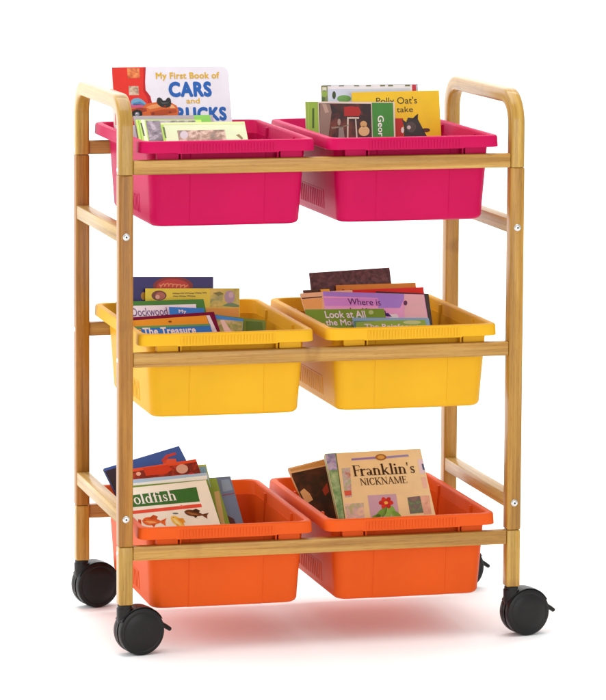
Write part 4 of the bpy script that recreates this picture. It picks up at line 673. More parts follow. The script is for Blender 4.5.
{"o":[0.10464,0.28188,0.30087],"X":[0.99968,-0.00394,-0.02487],"Y":[-0.0,0.98769,-0.15643],"Z":[0.02518,0.15638,0.98738],"w":0.15906,"h":0.16118,"th":0.004,"cover":"f6cc30","label":"yellow book with small oval portrait and purple green picture behind the green edged book","group":None,"rad":0,"back":"e4b81e","spine":"f6cc30","f":[["p","cover_picture","6e3a22",2,[[0.03497,0.01178],[0.03444,0.0141],[0.03293,0.01623],[0.03056,0.01799],[0.02752,0.01925],[0.02406,0.0199],[0.02046,0.01989],[0.01701,0.01922],[0.014,0.01795],[0.01165,0.01617],[0.01018,0.01403],[0.00968,0.01171],[0.01021,0.00939],[0.01172,0.00727],[0.01409,0.0055],[0.01713,0.00424],[0.02058,0.00359],[0.02418,0.00359],[0.02763,0.00426],[0.03065,0.00554],[0.033,0.00732],[0.03448,0.00945]]],["p","cover_picture","a8604a",3,[[0.03244,0.01259],[0.03208,0.01445],[0.03107,0.01615],[0.02949,0.01757],[0.02746,0.01858],[0.02515,0.0191],[0.02275,0.01909],[0.02045,0.01856],[0.01844,0.01754],[0.01688,0.01612],[0.0159,0.01441],[0.01557,0.01255],[0.01593,0.0107],[0.01694,0.00899],[0.01852,0.00758],[0.02054,0.00657],[0.02285,0.00605],[0.02525,0.00605],[0.02755,0.00659],[0.02956,0.00761],[0.03112,0.00903],[0.03211,0.01074]]],["p","cover_picture","d8a890",4,[[0.02348,0.01422],[0.02332,0.01524],[0.02288,0.01618],[0.02218,0.01695],[0.02129,0.01751],[0.02027,0.0178],[0.01922,0.01779],[0.01821,0.0175],[0.01732,0.01694],[0.01664,0.01616],[0.01621,0.01522],[0.01606,0.0142],[0.01622,0.01318],[0.01667,0.01224],[0.01737,0.01146],[0.01826,0.01091],[0.01927,0.01062],[0.02033,0.01062],[0.02134,0.01092],[0.02222,0.01148],[0.02291,0.01226],[0.02334,0.0132]]],["p","cover_picture","6a5226",2,[[0.04491,0.00787],[0.04554,0.0071],[0.04665,0.00795],[0.04602,0.00873]]],["p","cover_picture","6a5226",2,[[0.04558,0.00805],[0.04657,0.00783],[0.04686,0.00907],[0.04587,0.00928]]],["p","cover_picture","6a5226",2,[[0.04686,0.00905],[0.04588,0.0093],[0.04573,0.00872],[0.04671,0.00847]]],["p","cover_picture","6a5226",2,[[0.04603,0.00933],[0.04602,0.00835],[0.04685,0.00834],[0.04686,0.00933]]],["p","cover_picture","6a5226",2,[[0.04676,0.00936],[0.04607,0.00864],[0.04729,0.00753],[0.04798,0.00825]]],["p","cover_picture","6a5226",2,[[0.04741,0.00861],[0.04702,0.0077],[0.04849,0.00708],[0.04889,0.00799]]],["p","cover_picture","6a5226",2,[[0.0479,0.00772],[0.04872,0.00715],[0.04963,0.0084],[0.0488,0.00897]]],["p","cover_picture","6a5226",2,[[0.04851,0.0084],[0.04948,0.0081],[0.04973,0.00888],[0.04877,0.00919]]],["p","cover_picture","6a5226",2,[[0.04867,0.00855],[0.04968,0.00856],[0.04967,0.00928],[0.04866,0.00927]]],["p","cover_picture","6a5226",2,[[0.04913,0.00958],[0.04874,0.00867],[0.04962,0.0083],[0.05001,0.00921]]],["p","cover_picture","6a5226",2,[[0.04979,0.00937],[0.04904,0.00871],[0.05029,0.00734],[0.05105,0.00799]]],["p","cover_picture","6a5226",2,[[0.05015,0.00829],[0.05035,0.00732],[0.05182,0.0076],[0.05162,0.00857]]],["p","cover_picture","6a5226",2,[[0.05092,0.00817],[0.0517,0.00753],[0.05254,0.00851],[0.05177,0.00915]]],["p","cover_picture","6a5226",2,[[0.05145,0.00848],[0.05245,0.00832],[0.05258,0.00909],[0.05157,0.00925]]],["p","cover_picture","6a5226",2,[[0.05151,0.00871],[0.05252,0.00864],[0.05259,0.00961],[0.05158,0.00969]]],["p","cover_picture","6a5226",2,[[0.05233,0.00989],[0.05151,0.00932],[0.05232,0.00822],[0.05314,0.00879]]],["p","cover_picture","6a5226",2,[[0.05268,0.00925],[0.05208,0.00845],[0.05346,0.00747],[0.05406,0.00827]]],["p","cover_picture","6a5226",2,[[0.0531,0.00835],[0.05355,0.00746],[0.05492,0.00811],[0.05448,0.009]]],["p","cover_picture","6a5226",2,[[0.05399,0.00875],[0.05451,0.00789],[0.05538,0.00839],[0.05486,0.00924]]],["p","cover_picture","6a5226",2,[[0.05439,0.00845],[0.05541,0.00844],[0.0554,0.00959],[0.05439,0.0096]]],["p","cover_picture","6a5226",2,[[0.05433,0.00933],[0.05525,0.00891],[0.05556,0.00956],[0.05464,0.00998]]],["p","cover_picture","6a5226",2,[[0.05529,0.01001],[0.05442,0.0095],[0.0553,0.00808],[0.05617,0.00859]]],["p","cover_picture","6a5226",2,[[0.05544,0.00908],[0.05526,0.00811],[0.05676,0.00784],[0.05694,0.00881]]],["p","cover_picture","6a5226",2,[[0.05626,0.00881],[0.05645,0.00784],[0.0578,0.00808],[0.05762,0.00905]]],["p","cover_picture","6a5226",2,[[0.0581,0.00765],[0.05872,0.00687],[0.05982,0.00769],[0.0592,0.00848]]],["p","cover_picture","6a5226",2,[[0.05876,0.00781],[0.05975,0.00758],[0.06004,0.00883],[0.05905,0.00905]]],["p","cover_picture","6a5226",2,[[0.06005,0.00878],[0.05909,0.00909],[0.0589,0.00854],[0.05986,0.00822]]],["p","cover_picture","6a5226",2,[[0.05919,0.0091],[0.05923,0.00811],[0.06001,0.00814],[0.05997,0.00913]]],["p","cover_picture","6a5226",2,[[0.05988,0.00916],[0.05921,0.00842],[0.06039,0.0074],[0.06106,0.00814]]],["p","cover_picture","6a5226",2,[[0.06057,0.00849],[0.06006,0.00763],[0.0615,0.00682],[0.06201,0.00767]]],["p","cover_picture","6a5226",2,[[0.06098,0.0075],[0.06176,0.00686],[0.06276,0.008],[0.06198,0.00865]]],["p","cover_picture","6a5226",2,[[0.06164,0.00808],[0.06259,0.00773],[0.06293,0.00862],[0.06198,0.00897]]],["p","cover_picture","6a5226",2,[[0.06191,0.00825],[0.06291,0.00839],[0.0628,0.00906],[0.0618,0.00891]]],["p","cover_picture","6a5226",2,[[0.06202,0.0092],[0.06215,0.00822],[0.06296,0.00831],[0.06283,0.0093]]],["p","cover_picture","6a5226",2,[[0.06287,0.00928],[0.06209,0.00865],[0.06323,0.0073],[0.06401,0.00793]]],["p","cover_picture","6a5226",2,[[0.06329,0.00834],[0.06313,0.00736],[0.06462,0.00711],[0.06479,0.00808]]],["p","cover_picture","6a5226",2,[[0.06391,0.0078],[0.06465,0.00712],[0.06565,0.00816],[0.0649,0.00884]]],["p","cover_picture","6a5226",2,[[0.06453,0.00834],[0.06543,0.00787],[0.06581,0.00856],[0.06492,0.00903]]],["p","cover_picture","6a5226",2,[[0.06605,0.00751],[0.06668,0.00673],[0.06778,0.00758],[0.06715,0.00836]]],["p","cover_picture","6a5226",2,[[0.06672,0.00769],[0.06771,0.00746],[0.06799,0.0087],[0.067,0.00892]]],["p","cover_picture","6a5226",2,[[0.068,0.00868],[0.06702,0.00894],[0.06686,0.00837],[0.06784,0.00811]]],["p","cover_picture","6a5226",2,[[0.06716,0.00897],[0.06717,0.00798],[0.06798,0.00798],[0.06798,0.00897]]],["p","cover_picture","6a5226",2,[[0.06788,0.00901],[0.0672,0.00828],[0.06841,0.00719],[0.0691,0.00791]]],["p","cover_picture","6a5226",2,[[0.06855,0.00827],[0.06813,0.00737],[0.06959,0.00671],[0.07002,0.00761]]],["p","cover_picture","6a5226",2,[[0.06901,0.00736],[0.06983,0.00677],[0.07076,0.008],[0.06994,0.00859]]],["p","cover_picture","6a5226",2,[[0.06964,0.00802],[0.0706,0.0077],[0.07088,0.00851],[0.06992,0.00883]]],["p","cover_picture","6a5226",2,[[0.06982,0.00817],[0.07084,0.00821],[0.0708,0.00892],[0.06979,0.00888]]],["p","cover_picture","6a5226",2,[[0.07021,0.0092],[0.06991,0.00825],[0.07079,0.00798],[0.07109,0.00893]]],["p","cover_picture","6a5226",2,[[0.07091,0.00904],[0.07014,0.00839],[0.07138,0.00701],[0.07214,0.00766]]],["p","cover_picture","6a5226",2,[[0.07128,0.00799],[0.0714,0.007],[0.07289,0.00717],[0.07276,0.00815]]],["p","cover_picture","6a5226",2,[[0.07202,0.00777],[0.07279,0.00712],[0.07367,0.00813],[0.0729,0.00877]]],["p","cover_picture","6a5226",2,[[0.07257,0.00814],[0.07356,0.00791],[0.07374,0.00866],[0.07275,0.00889]]],["p","cover_picture","6a5226",2,[[0.07267,0.0083],[0.07369,0.00826],[0.07372,0.00927],[0.0727,0.0093]]],["p","cover_picture","6a5226",2,[[0.07345,0.00953],[0.07265,0.00894],[0.07343,0.00793],[0.07423,0.00853]]],["p","cover_picture","6a5226",2,[[0.07381,0.00897],[0.07315,0.00821],[0.07449,0.00711],[0.07514,0.00787]]],["p","cover_picture","6a5226",2,[[0.07419,0.00801],[0.07459,0.0071],[0.076,0.00769],[0.07559,0.0086]]],["p","cover_picture","6a5226",2,[[0.07509,0.00836],[0.07559,0.00749],[0.07651,0.008],[0.076,0.00886]]],["p","cover_picture","6a5226",2,[[0.07552,0.00808],[0.07654,0.00804],[0.07657,0.00914],[0.07555,0.00917]]],["p","cover_picture","6a5226",2,[[0.07551,0.00875],[0.07651,0.00858],[0.07666,0.00939],[0.07566,0.00957]]],["p","cover_picture","6a5226",2,[[0.07643,0.00969],[0.07555,0.00921],[0.07635,0.00782],[0.07724,0.0083]]],["p","cover_picture","6a5226",2,[[0.07657,0.00882],[0.07628,0.00788],[0.07774,0.00744],[0.07804,0.00838]]],["p","cover_picture","6a5226",2,[[0.07729,0.00842],[0.0775,0.00745],[0.0789,0.00773],[0.07869,0.0087]]],["p","cover_picture","6a5226",2,[[0.07806,0.00846],[0.07859,0.00761],[0.07942,0.0081],[0.07889,0.00895]]],["p","cover_picture","6a5226",2,[[0.07843,0.00814],[0.07945,0.00815],[0.07943,0.00954],[0.07841,0.00953]]],["p","cover_picture","6a5226",2,[[0.07927,0.00973],[0.07835,0.0093],[0.07869,0.00862],[0.0796,0.00906]]],["p","cover_picture","6a5226",2,[[0.07929,0.00956],[0.07848,0.00897],[0.07942,0.00774],[0.08023,0.00833]]],["p","cover_picture","6a5226",2,[[0.07946,0.00875],[0.07938,0.00776],[0.08089,0.00764],[0.08097,0.00863]]],["p","cover_picture","6a5226",2,[[0.08053,0.00869],[0.08032,0.00772],[0.08166,0.00744],[0.08187,0.00841]]],["p","cover_picture","6a5226",2,[[0.08095,0.00797],[0.08186,0.00754],[0.0824,0.0086],[0.08148,0.00904]]],["p","cover_picture","6a5226",2,[[0.08298,0.00722],[0.08362,0.00644],[0.08473,0.00731],[0.08409,0.00809]]],["p","cover_picture","6a5226",2,[[0.08366,0.00741],[0.08466,0.0072],[0.08493,0.00842],[0.08394,0.00864]]],["p","cover_picture","6a5226",2,[[0.08493,0.00843],[0.08393,0.00863],[0.08381,0.00804],[0.0848,0.00784]]],["p","cover_picture","6a5226",2,[[0.08413,0.00869],[0.08408,0.0077],[0.08494,0.00766],[0.08498,0.00865]]],["p","cover_picture","6a5226",2,[[0.08487,0.0087],[0.08417,0.00798],[0.08543,0.00681],[0.08613,0.00752]]],["p","cover_picture","6a5226",2,[[0.0855,0.00788],[0.0852,0.00694],[0.08669,0.00648],[0.087,0.00742]]],["p","cover_picture","6a5226",2,[[0.08604,0.00708],[0.0869,0.00655],[0.08775,0.00784],[0.08689,0.00838]]],["p","cover_picture","6a5226",2,[[0.08662,0.00779],[0.08761,0.00753],[0.08781,0.00826],[0.08682,0.00852]]],["p","cover_picture","6a5226",2,[[0.08672,0.00795],[0.08774,0.00787],[0.0878,0.00862],[0.08678,0.0087]]],["p","cover_picture","6a5226",2,[[0.08734,0.00896],[0.08678,0.00814],[0.08769,0.00754],[0.08826,0.00835]]],["p","cover_picture","6a5226",2,[[0.08794,0.00861],[0.08722,0.00791],[0.08856,0.0066],[0.08928,0.0073]]],["p","cover_picture","6a5226",2,[[0.08831,0.00749],[0.0887,0.00657],[0.09011,0.00715],[0.08971,0.00806]]],["p","cover_picture","6a5226",2,[[0.08912,0.00763],[0.08991,0.007],[0.09067,0.00791],[0.08988,0.00854]]],["p","cover_picture","6a5226",2,[[0.08961,0.00779],[0.09062,0.00778],[0.09062,0.00862],[0.08961,0.00863]]],["p","cover_picture","6a5226",2,[[0.08956,0.00827],[0.09054,0.008],[0.09077,0.00884],[0.08979,0.0091]]],["p","cover_picture","6a5226",2,[[0.09049,0.00922],[0.08965,0.00866],[0.09058,0.00733],[0.09142,0.00789]]],["p","cover_picture","6a5226",2,[[0.09081,0.00837],[0.09043,0.00745],[0.09192,0.00685],[0.0923,0.00777]]],["p","cover_picture","6a5226",2,[[0.0914,0.00771],[0.09191,0.00685],[0.0932,0.00757],[0.09269,0.00843]]],["p","cover_picture","6a5226",2,[[0.09219,0.00809],[0.09287,0.00734],[0.09355,0.00793],[0.09287,0.00867]]],["p","cover_picture","6a5226",2,[[0.09252,0.00787],[0.09354,0.00791],[0.09348,0.00915],[0.09247,0.00911]]],["p","cover_picture","6a5226",2,[[0.09319,0.0094],[0.09244,0.00874],[0.093,0.00814],[0.09374,0.00881]]],["p","cover_picture","6a5226",2,[[0.09344,0.00916],[0.09264,0.00855],[0.09373,0.00722],[0.09453,0.00783]]],["p","cover_picture","6a5226",2,[[0.09536,0.00701],[0.09599,0.00623],[0.09709,0.00706],[0.09647,0.00785]]],["p","cover_picture","6a5226",2,[[0.09603,0.00718],[0.09702,0.00695],[0.09731,0.00819],[0.09632,0.00842]]],["p","cover_picture","6a5226",2,[[0.09732,0.00815],[0.09634,0.00845],[0.09617,0.00789],[0.09714,0.00759]]],["p","cover_picture","6a5226",2,[[0.09646,0.00847],[0.09649,0.00748],[0.09729,0.00749],[0.09726,0.00848]]],["p","cover_picture","6a5226",2,[[0.09717,0.00852],[0.09649,0.00778],[0.09768,0.00673],[0.09836,0.00747]]],["p","cover_picture","6a5226",2,[[0.09785,0.00782],[0.09737,0.00695],[0.09882,0.00619],[0.0993,0.00706]]],["p","cover_picture","6a5226",2,[[0.09828,0.00686],[0.09908,0.00623],[0.10005,0.00742],[0.09926,0.00804]]],["p","cover_picture","6a5226",2,[[0.09893,0.00747],[0.09989,0.00714],[0.1002,0.00799],[0.09925,0.00833]]],["p","cover_picture","6a5226",2,[[0.09916,0.00763],[0.10017,0.00774],[0.10009,0.00842],[0.09908,0.00831]]],["p","cover_picture","6a5226",2,[[0.09939,0.00863],[0.09934,0.00764],[0.10018,0.00759],[0.10023,0.00858]]],["p","cover_picture","6a5226",2,[[0.10018,0.00861],[0.0994,0.00797],[0.10058,0.0066],[0.10136,0.00723]]],["p","cover_picture","6a5226",2,[[0.10058,0.00762],[0.10052,0.00663],[0.10202,0.00654],[0.10208,0.00753]]],["p","cover_picture","6a5226",2,[[0.10125,0.00719],[0.10201,0.00653],[0.10296,0.00757],[0.1022,0.00823]]],["p","cover_picture","6a5226",2,[[0.10184,0.00768],[0.10278,0.00729],[0.10309,0.008],[0.10215,0.00839]]],["p","cover_picture","6a5226",2,[[0.10202,0.00771],[0.10304,0.00773],[0.10301,0.00875],[0.10199,0.00874]]],["p","cover_picture","6a5226",2,[[0.1027,0.00902],[0.10196,0.00834],[0.1027,0.00758],[0.10343,0.00826]]],["p","cover_picture","6a5226",2,[[0.0457,0.01258],[0.04631,0.01179],[0.04741,0.01259],[0.0468,0.01338]]],["p","cover_picture","6a5226",2,[[0.04634,0.01274],[0.04732,0.01246],[0.04765,0.01361],[0.04668,0.01389]]],["p","cover_picture","6a5226",2,[[0.04752,0.01388],[0.04654,0.01363],[0.0467,0.01306],[0.04768,0.01331]]],["p","cover_picture","6a5226",2,[[0.04688,0.01392],[0.04686,0.01294],[0.04771,0.01291],[0.04774,0.0139]]],["p","cover_picture","6a5226",2,[[0.04762,0.01394],[0.04695,0.01321],[0.04816,0.01214],[0.04884,0.01287]]],["p","cover_picture","6a5226",2,[[0.04823,0.01322],[0.04791,0.01228],[0.04935,0.01181],[0.04967,0.01274]]],["p","cover_picture","6a5226",2,[[0.04871,0.01244],[0.04954,0.01186],[0.05041,0.01305],[0.04959,0.01363]]],["p","cover_picture","6a5226",2,[[0.04929,0.01313],[0.05021,0.01271],[0.05054,0.01341],[0.04962,0.01383]]],["p","cover_picture","6a5226",2,[[0.04942,0.01327],[0.05041,0.01303],[0.05058,0.01374],[0.04959,0.01398]]],["p","cover_picture","6a5226",2,[[0.05004,0.01417],[0.04957,0.0133],[0.05048,0.01282],[0.05096,0.01369]]],["p","cover_picture","6a5226",2,[[0.05067,0.0139],[0.04996,0.0132],[0.05123,0.01196],[0.05194,0.01265]]],["p","cover_picture","6a5226",2,[[0.05101,0.01287],[0.05133,0.01193],[0.05272,0.01238],[0.0524,0.01332]]],["p","cover_picture","6a5226",2,[[0.05177,0.01292],[0.05252,0.01225],[0.05333,0.01312],[0.05258,0.01379]]],["p","cover_picture","6a5226",2,[[0.05224,0.01313],[0.05323,0.01293],[0.05339,0.01371],[0.05239,0.0139]]],["p","cover_picture","6a5226",2,[[0.05228,0.01347],[0.05326,0.01318],[0.05351,0.01403],[0.05254,0.01431]]],["p","cover_picture","6a5226",2,[[0.05321,0.01443],[0.0524,0.01384],[0.05328,0.01267],[0.0541,0.01326]]],["p","cover_picture","6a5226",2,[[0.05354,0.01372],[0.05309,0.01283],[0.0545,0.01214],[0.05495,0.01303]]],["p","cover_picture","6a5226",2,[[0.05551,0.01242],[0.05611,0.01162],[0.05721,0.01241],[0.0566,0.01321]]],["p","cover_picture","6a5226",2,[[0.05614,0.01256],[0.05712,0.01229],[0.05746,0.01344],[0.05648,0.01372]]],["p","cover_picture","6a5226",2,[[0.05733,0.0137],[0.05635,0.01347],[0.05649,0.0129],[0.05748,0.01313]]],["p","cover_picture","6a5226",2,[[0.05667,0.01375],[0.05667,0.01277],[0.05751,0.01276],[0.05751,0.01375]]],["p","cover_picture","6a5226",2,[[0.0574,0.01379],[0.05673,0.01305],[0.05793,0.01201],[0.0586,0.01275]]],["p","cover_picture","6a5226",2,[[0.05803,0.0131],[0.05765,0.01218],[0.05908,0.01161],[0.05946,0.01253]]],["p","cover_picture","6a5226",2,[[0.05848,0.01227],[0.05929,0.01167],[0.0602,0.01283],[0.05939,0.01344]]],["p","cover_picture","6a5226",2,[[0.05907,0.01293],[0.05999,0.0125],[0.06035,0.01323],[0.05943,0.01366]]],["p","cover_picture","6a5226",2,[[0.05923,0.01308],[0.06023,0.01288],[0.06037,0.01358],[0.05937,0.01377]]],["p","cover_picture","6a5226",2,[[0.05976,0.01398],[0.05941,0.01305],[0.0603,0.01273],[0.06066,0.01365]]],["p","cover_picture","6a5226",2,[[0.06043,0.01379],[0.0597,0.01312],[0.06093,0.01184],[0.06167,0.01252]]],["p","cover_picture","6a5226",2,[[0.06078,0.0128],[0.06097,0.01183],[0.06239,0.01209],[0.0622,0.01306]]],["p","cover_picture","6a5226",2,[[0.0615,0.01269],[0.06225,0.01201],[0.06311,0.01293],[0.06236,0.0136]]],["p","cover_picture","6a5226",2,[[0.06201,0.013],[0.06297,0.01269],[0.06321,0.01342],[0.06225,0.01373]]],["p","cover_picture","6a5226",2,[[0.06211,0.01318],[0.06311,0.01301],[0.06327,0.01393],[0.06227,0.0141]]],["p","cover_picture","6a5226",2,[[0.06297,0.01428],[0.06217,0.01367],[0.063,0.01264],[0.0638,0.01325]]],["p","cover_picture","6a5226",2,[[0.06332,0.01369],[0.06274,0.01287],[0.06409,0.01196],[0.06466,0.01278]]],["p","cover_picture","6a5226",2,[[0.06372,0.01286],[0.06415,0.01196],[0.06549,0.01256],[0.06506,0.01346]]],["p","cover_picture","6a5226",2,[[0.06458,0.01323],[0.06506,0.01235],[0.06594,0.01281],[0.06546,0.01368]]],["p","cover_picture","6a5226",2,[[0.06496,0.01292],[0.06597,0.01284],[0.06605,0.01393],[0.06504,0.01401]]],["p","cover_picture","6a5226",2,[[0.06496,0.01381],[0.06579,0.01324],[0.06621,0.01382],[0.06538,0.01439]]],["p","cover_picture","6a5226",2,[[0.06594,0.01438],[0.06509,0.01384],[0.06597,0.01252],[0.06682,0.01306]]],["p","cover_picture","6a5226",2,[[0.06609,0.01353],[0.06592,0.01255],[0.06738,0.01231],[0.06754,0.01328]]],["p","cover_picture","6a5226",2,[[0.06687,0.01328],[0.06705,0.01231],[0.06837,0.01253],[0.0682,0.01351]]],["p","cover_picture","6a5226",2,[[0.06904,0.0122],[0.06963,0.01139],[0.07072,0.01214],[0.07013,0.01295]]],["p","cover_picture","6a5226",2,[[0.06966,0.01231],[0.07064,0.01203],[0.07099,0.0132],[0.07002,0.01349]]],["p","cover_picture","6a5226",2,[[0.07088,0.01345],[0.06988,0.01325],[0.07001,0.01269],[0.071,0.01289]]],["p","cover_picture","6a5226",2,[[0.07017,0.01352],[0.07022,0.01253],[0.07101,0.01256],[0.07096,0.01355]]],["p","cover_picture","6a5226",2,[[0.07085,0.01359],[0.07021,0.01282],[0.07135,0.01191],[0.07199,0.01268]]],["p","cover_picture","6a5226",2,[[0.07152,0.01301],[0.07099,0.01216],[0.07238,0.01134],[0.0729,0.01218]]],["p","cover_picture","6a5226",2,[[0.07188,0.01207],[0.07261,0.01137],[0.07364,0.01238],[0.07292,0.01308]]],["p","cover_picture","6a5226",2,[[0.07253,0.01255],[0.07345,0.01211],[0.07388,0.01299],[0.07297,0.01342]]],["p","cover_picture","6a5226",2,[[0.07278,0.01279],[0.07379,0.01268],[0.07386,0.01332],[0.07285,0.01342]]],["p","cover_picture","6a5226",2,[[0.07292,0.01351],[0.07326,0.01257],[0.07401,0.01283],[0.07368,0.01376]]],["p","cover_picture","6a5226",2,[[0.07382,0.01373],[0.07305,0.01308],[0.07414,0.01187],[0.0749,0.01252]]],["p","cover_picture","6a5226",2,[[0.07426,0.01293],[0.07396,0.01198],[0.0754,0.01155],[0.07569,0.0125]]],["p","cover_picture","6a5226",2,[[0.07477,0.01229],[0.07546,0.01157],[0.07651,0.01253],[0.07581,0.01325]]],["p","cover_picture","6a5226",2,[[0.07542,0.01285],[0.0762,0.01221],[0.07674,0.01284],[0.07596,0.01348]]],["p","cover_picture","6a5226",2,[[0.07568,0.01274],[0.07669,0.01271],[0.07672,0.01365],[0.0757,0.01368]]],["p","cover_picture","6a5226",2,[[0.07607,0.01395],[0.07584,0.01299],[0.07661,0.01281],[0.07684,0.01377]]],["p","cover_picture","6a5226",2,[[0.07672,0.01385],[0.07593,0.01324],[0.07699,0.01193],[0.07779,0.01255]]],["p","cover_picture","6a5226",2,[[0.07698,0.01293],[0.07698,0.01194],[0.07843,0.01193],[0.07843,0.01293]]],["p","cover_picture","6a5226",2,[[0.0777,0.01274],[0.0782,0.01188],[0.07933,0.01249],[0.07882,0.01335]]],["p","cover_picture","6a5226",2,[[0.07829,0.0129],[0.07911,0.01231],[0.07963,0.01298],[0.07881,0.01358]]],["p","cover_picture","6a5226",2,[[0.07856,0.01284],[0.07957,0.01282],[0.07959,0.01397],[0.07857,0.01399]]],["p","cover_picture","6a5226",2,[[0.07933,0.01423],[0.07852,0.01364],[0.07911,0.01288],[0.07992,0.01347]]],["p","cover_picture","6a5226",2,[[0.07956,0.01389],[0.07882,0.01322],[0.07991,0.01207],[0.08065,0.01274]]],["p","cover_picture","6a5226",2,[[0.0798,0.01305],[0.07991,0.01207],[0.08136,0.01222],[0.08125,0.0132]]],["p","cover_picture","6a5226",2,[[0.08074,0.01315],[0.08086,0.01217],[0.08204,0.01229],[0.08193,0.01327]]],["p","cover_picture","6a5226",2,[[0.08117,0.01272],[0.08211,0.01233],[0.08251,0.01329],[0.08158,0.01367]]],["p","cover_picture","6a5226",2,[[0.08143,0.01302],[0.08245,0.01299],[0.08247,0.01412],[0.08145,0.01414]]],["p","cover_picture","6a5226",2,[[0.08232,0.01431],[0.08139,0.01391],[0.08188,0.01284],[0.08281,0.01324]]],["p","cover_picture","6a5226",2,[[0.08233,0.01381],[0.08174,0.01301],[0.0829,0.0122],[0.08349,0.01301]]],["p","cover_picture","6a5226",2,[[0.08276,0.01326],[0.08271,0.01227],[0.08417,0.0122],[0.08421,0.01319]]],["p","cover_picture","photo:b8b04a,7f8a5a,d8c060,40",2,[[0.1087,0.00122],[0.15826,0.00122],[0.15826,0.03113],[0.1087,0.03113]]],["p","cover_picture","a890a0",3,[[0.15058,0.01455],[0.15019,0.01758],[0.14912,0.02037],[0.14745,0.02268],[0.14531,0.02432],[0.14289,0.02518],[0.14037,0.02517],[0.13796,0.0243],[0.13586,0.02264],[0.13423,0.02032],[0.13321,0.01754],[0.13288,0.01451],[0.13326,0.01148],[0.13433,0.0087],[0.136,0.00639],[0.13814,0.00474],[0.14056,0.00388],[0.14308,0.00388],[0.14549,0.00475],[0.14759,0.00641],[0.14922,0.00873],[0.15025,0.01152]]],["p","cover_picture","c4a8b0",4,[[0.14839,0.01124],[0.14822,0.01263],[0.14772,0.01392],[0.14695,0.01499],[0.14596,0.01575],[0.14485,0.01614],[0.14368,0.01614],[0.14257,0.01574],[0.1416,0.01497],[0.14085,0.0139],[0.14038,0.01261],[0.14022,0.01122],[0.1404,0.00982],[0.1409,0.00853],[0.14167,0.00747],[0.14265,0.00671],[0.14377,0.00631],[0.14493,0.00631],[0.14605,0.00671],[0.14702,0.00748],[0.14777,0.00855],[0.14824,0.00984]]],["p","cover_picture","6d8a5a",3,[[0.12884,0.02938],[0.1425,0.02281],[0.15778,0.02782],[0.15774,0.03196]]],["p","cover_picture","7a7428",3,[[0.11373,0.00784],[0.12565,0.00539],[0.13241,0.00954],[0.12218,0.01282]]],["p","cover_panel","ee9a34",3,[[0.0004,0.03288],[0.15741,0.03288],[0.15741,0.06918],[0.0004,0.06918]]],["p","cover_panel","e2b83c",4,[[0.09996,0.03127],[0.15824,0.03127],[0.15824,0.03345],[0.09996,0.03345]]]],"tub":"yellow","name":"picture_book"},
{"o":[0.05289,0.18189,0.35488],"X":[1.0,0.00199,0.00185],"Y":[-0.0,0.682,-0.73135],"Z":[-0.00272,0.73135,0.682],"w":0.14699,"h":0.13,"th":0.0025,"cover":"3c7c33","label":"green edged white book with purple lettering beside the left front post in left yellow tub","group":None,"rad":0,"back":"4a8a3c","spine":"3c7c33","f":[["p","cover_panel","e6e3ec",2,[[0.0004,0.00969],[0.13255,0.01049],[0.12587,0.06466],[0.0004,0.05949]]],["t","title","70608a",3,"Dockwood","thin",0.02,0,[0.02278,0.01463,0.08194,0.03175]]],"tub":"yellow","name":"picture_book"},
{"o":[0.11565,0.08944,0.3009],"X":[0.99592,-0.06809,-0.05919],"Y":[-0.0,0.65606,-0.75471],"Z":[0.09022,0.75163,0.65338],"w":0.05799,"h":0.20826,"th":0.002,"cover":"2f7fc6","label":"small bright blue booklet poking out in front of the green edged book","group":None,"rad":0,"back":"2f7fc6","spine":"2f7fc6","f":[["t","title","f2f4f8",3,"My","sans",0.04,0,[0.01531,0.00528,0.02799,0.01243]]],"tub":"yellow","name":"picture_book"},
{"o":[0.15329,0.09367,0.31066],"X":[0.98052,-0.14822,-0.12885],"Y":[-0.0,0.65606,-0.75471],"Z":[0.1964,0.74001,0.64328],"w":0.10251,"h":0.18179,"th":0.002,"cover":"6f8c34","label":"dark olive green booklet at the right end of the books in left yellow tub","group":None,"rad":0,"back":"6f8c34","spine":"6f8c34","f":[["p","cover_picture","4f7326",2,[[0.06952,0.00638],[0.09595,0.00434],[0.09978,0.04297],[0.07022,0.04766]]]],"tub":"yellow","name":"picture_book"},
{"o":[0.14245,0.08467,0.30762],"X":[0.97284,-0.17471,-0.15187],"Y":[-0.0,0.65606,-0.75471],"Z":[0.23149,0.73421,0.63824],"w":0.06695,"h":0.18912,"th":0.002,"cover":"3f8fd0","label":"small picture booklet with bright blue top edge beside the maroon framed book","group":None,"rad":0,"back":"3f8fd0","spine":"3f8fd0","f":[["p","cover_picture","photo:9aa450,6f8a3a,c8b890,45",2,[[0.01874,0.00951],[0.06641,0.00539],[0.06655,0.00626],[0.06655,0.0461],[0.02144,0.05493]]],["p","cover_picture","e4c8b4",3,[[0.02866,0.00976],[0.03519,0.00847],[0.04796,0.03009],[0.04857,0.0409],[0.03656,0.03233]]]],"tub":"yellow","name":"picture_book"},
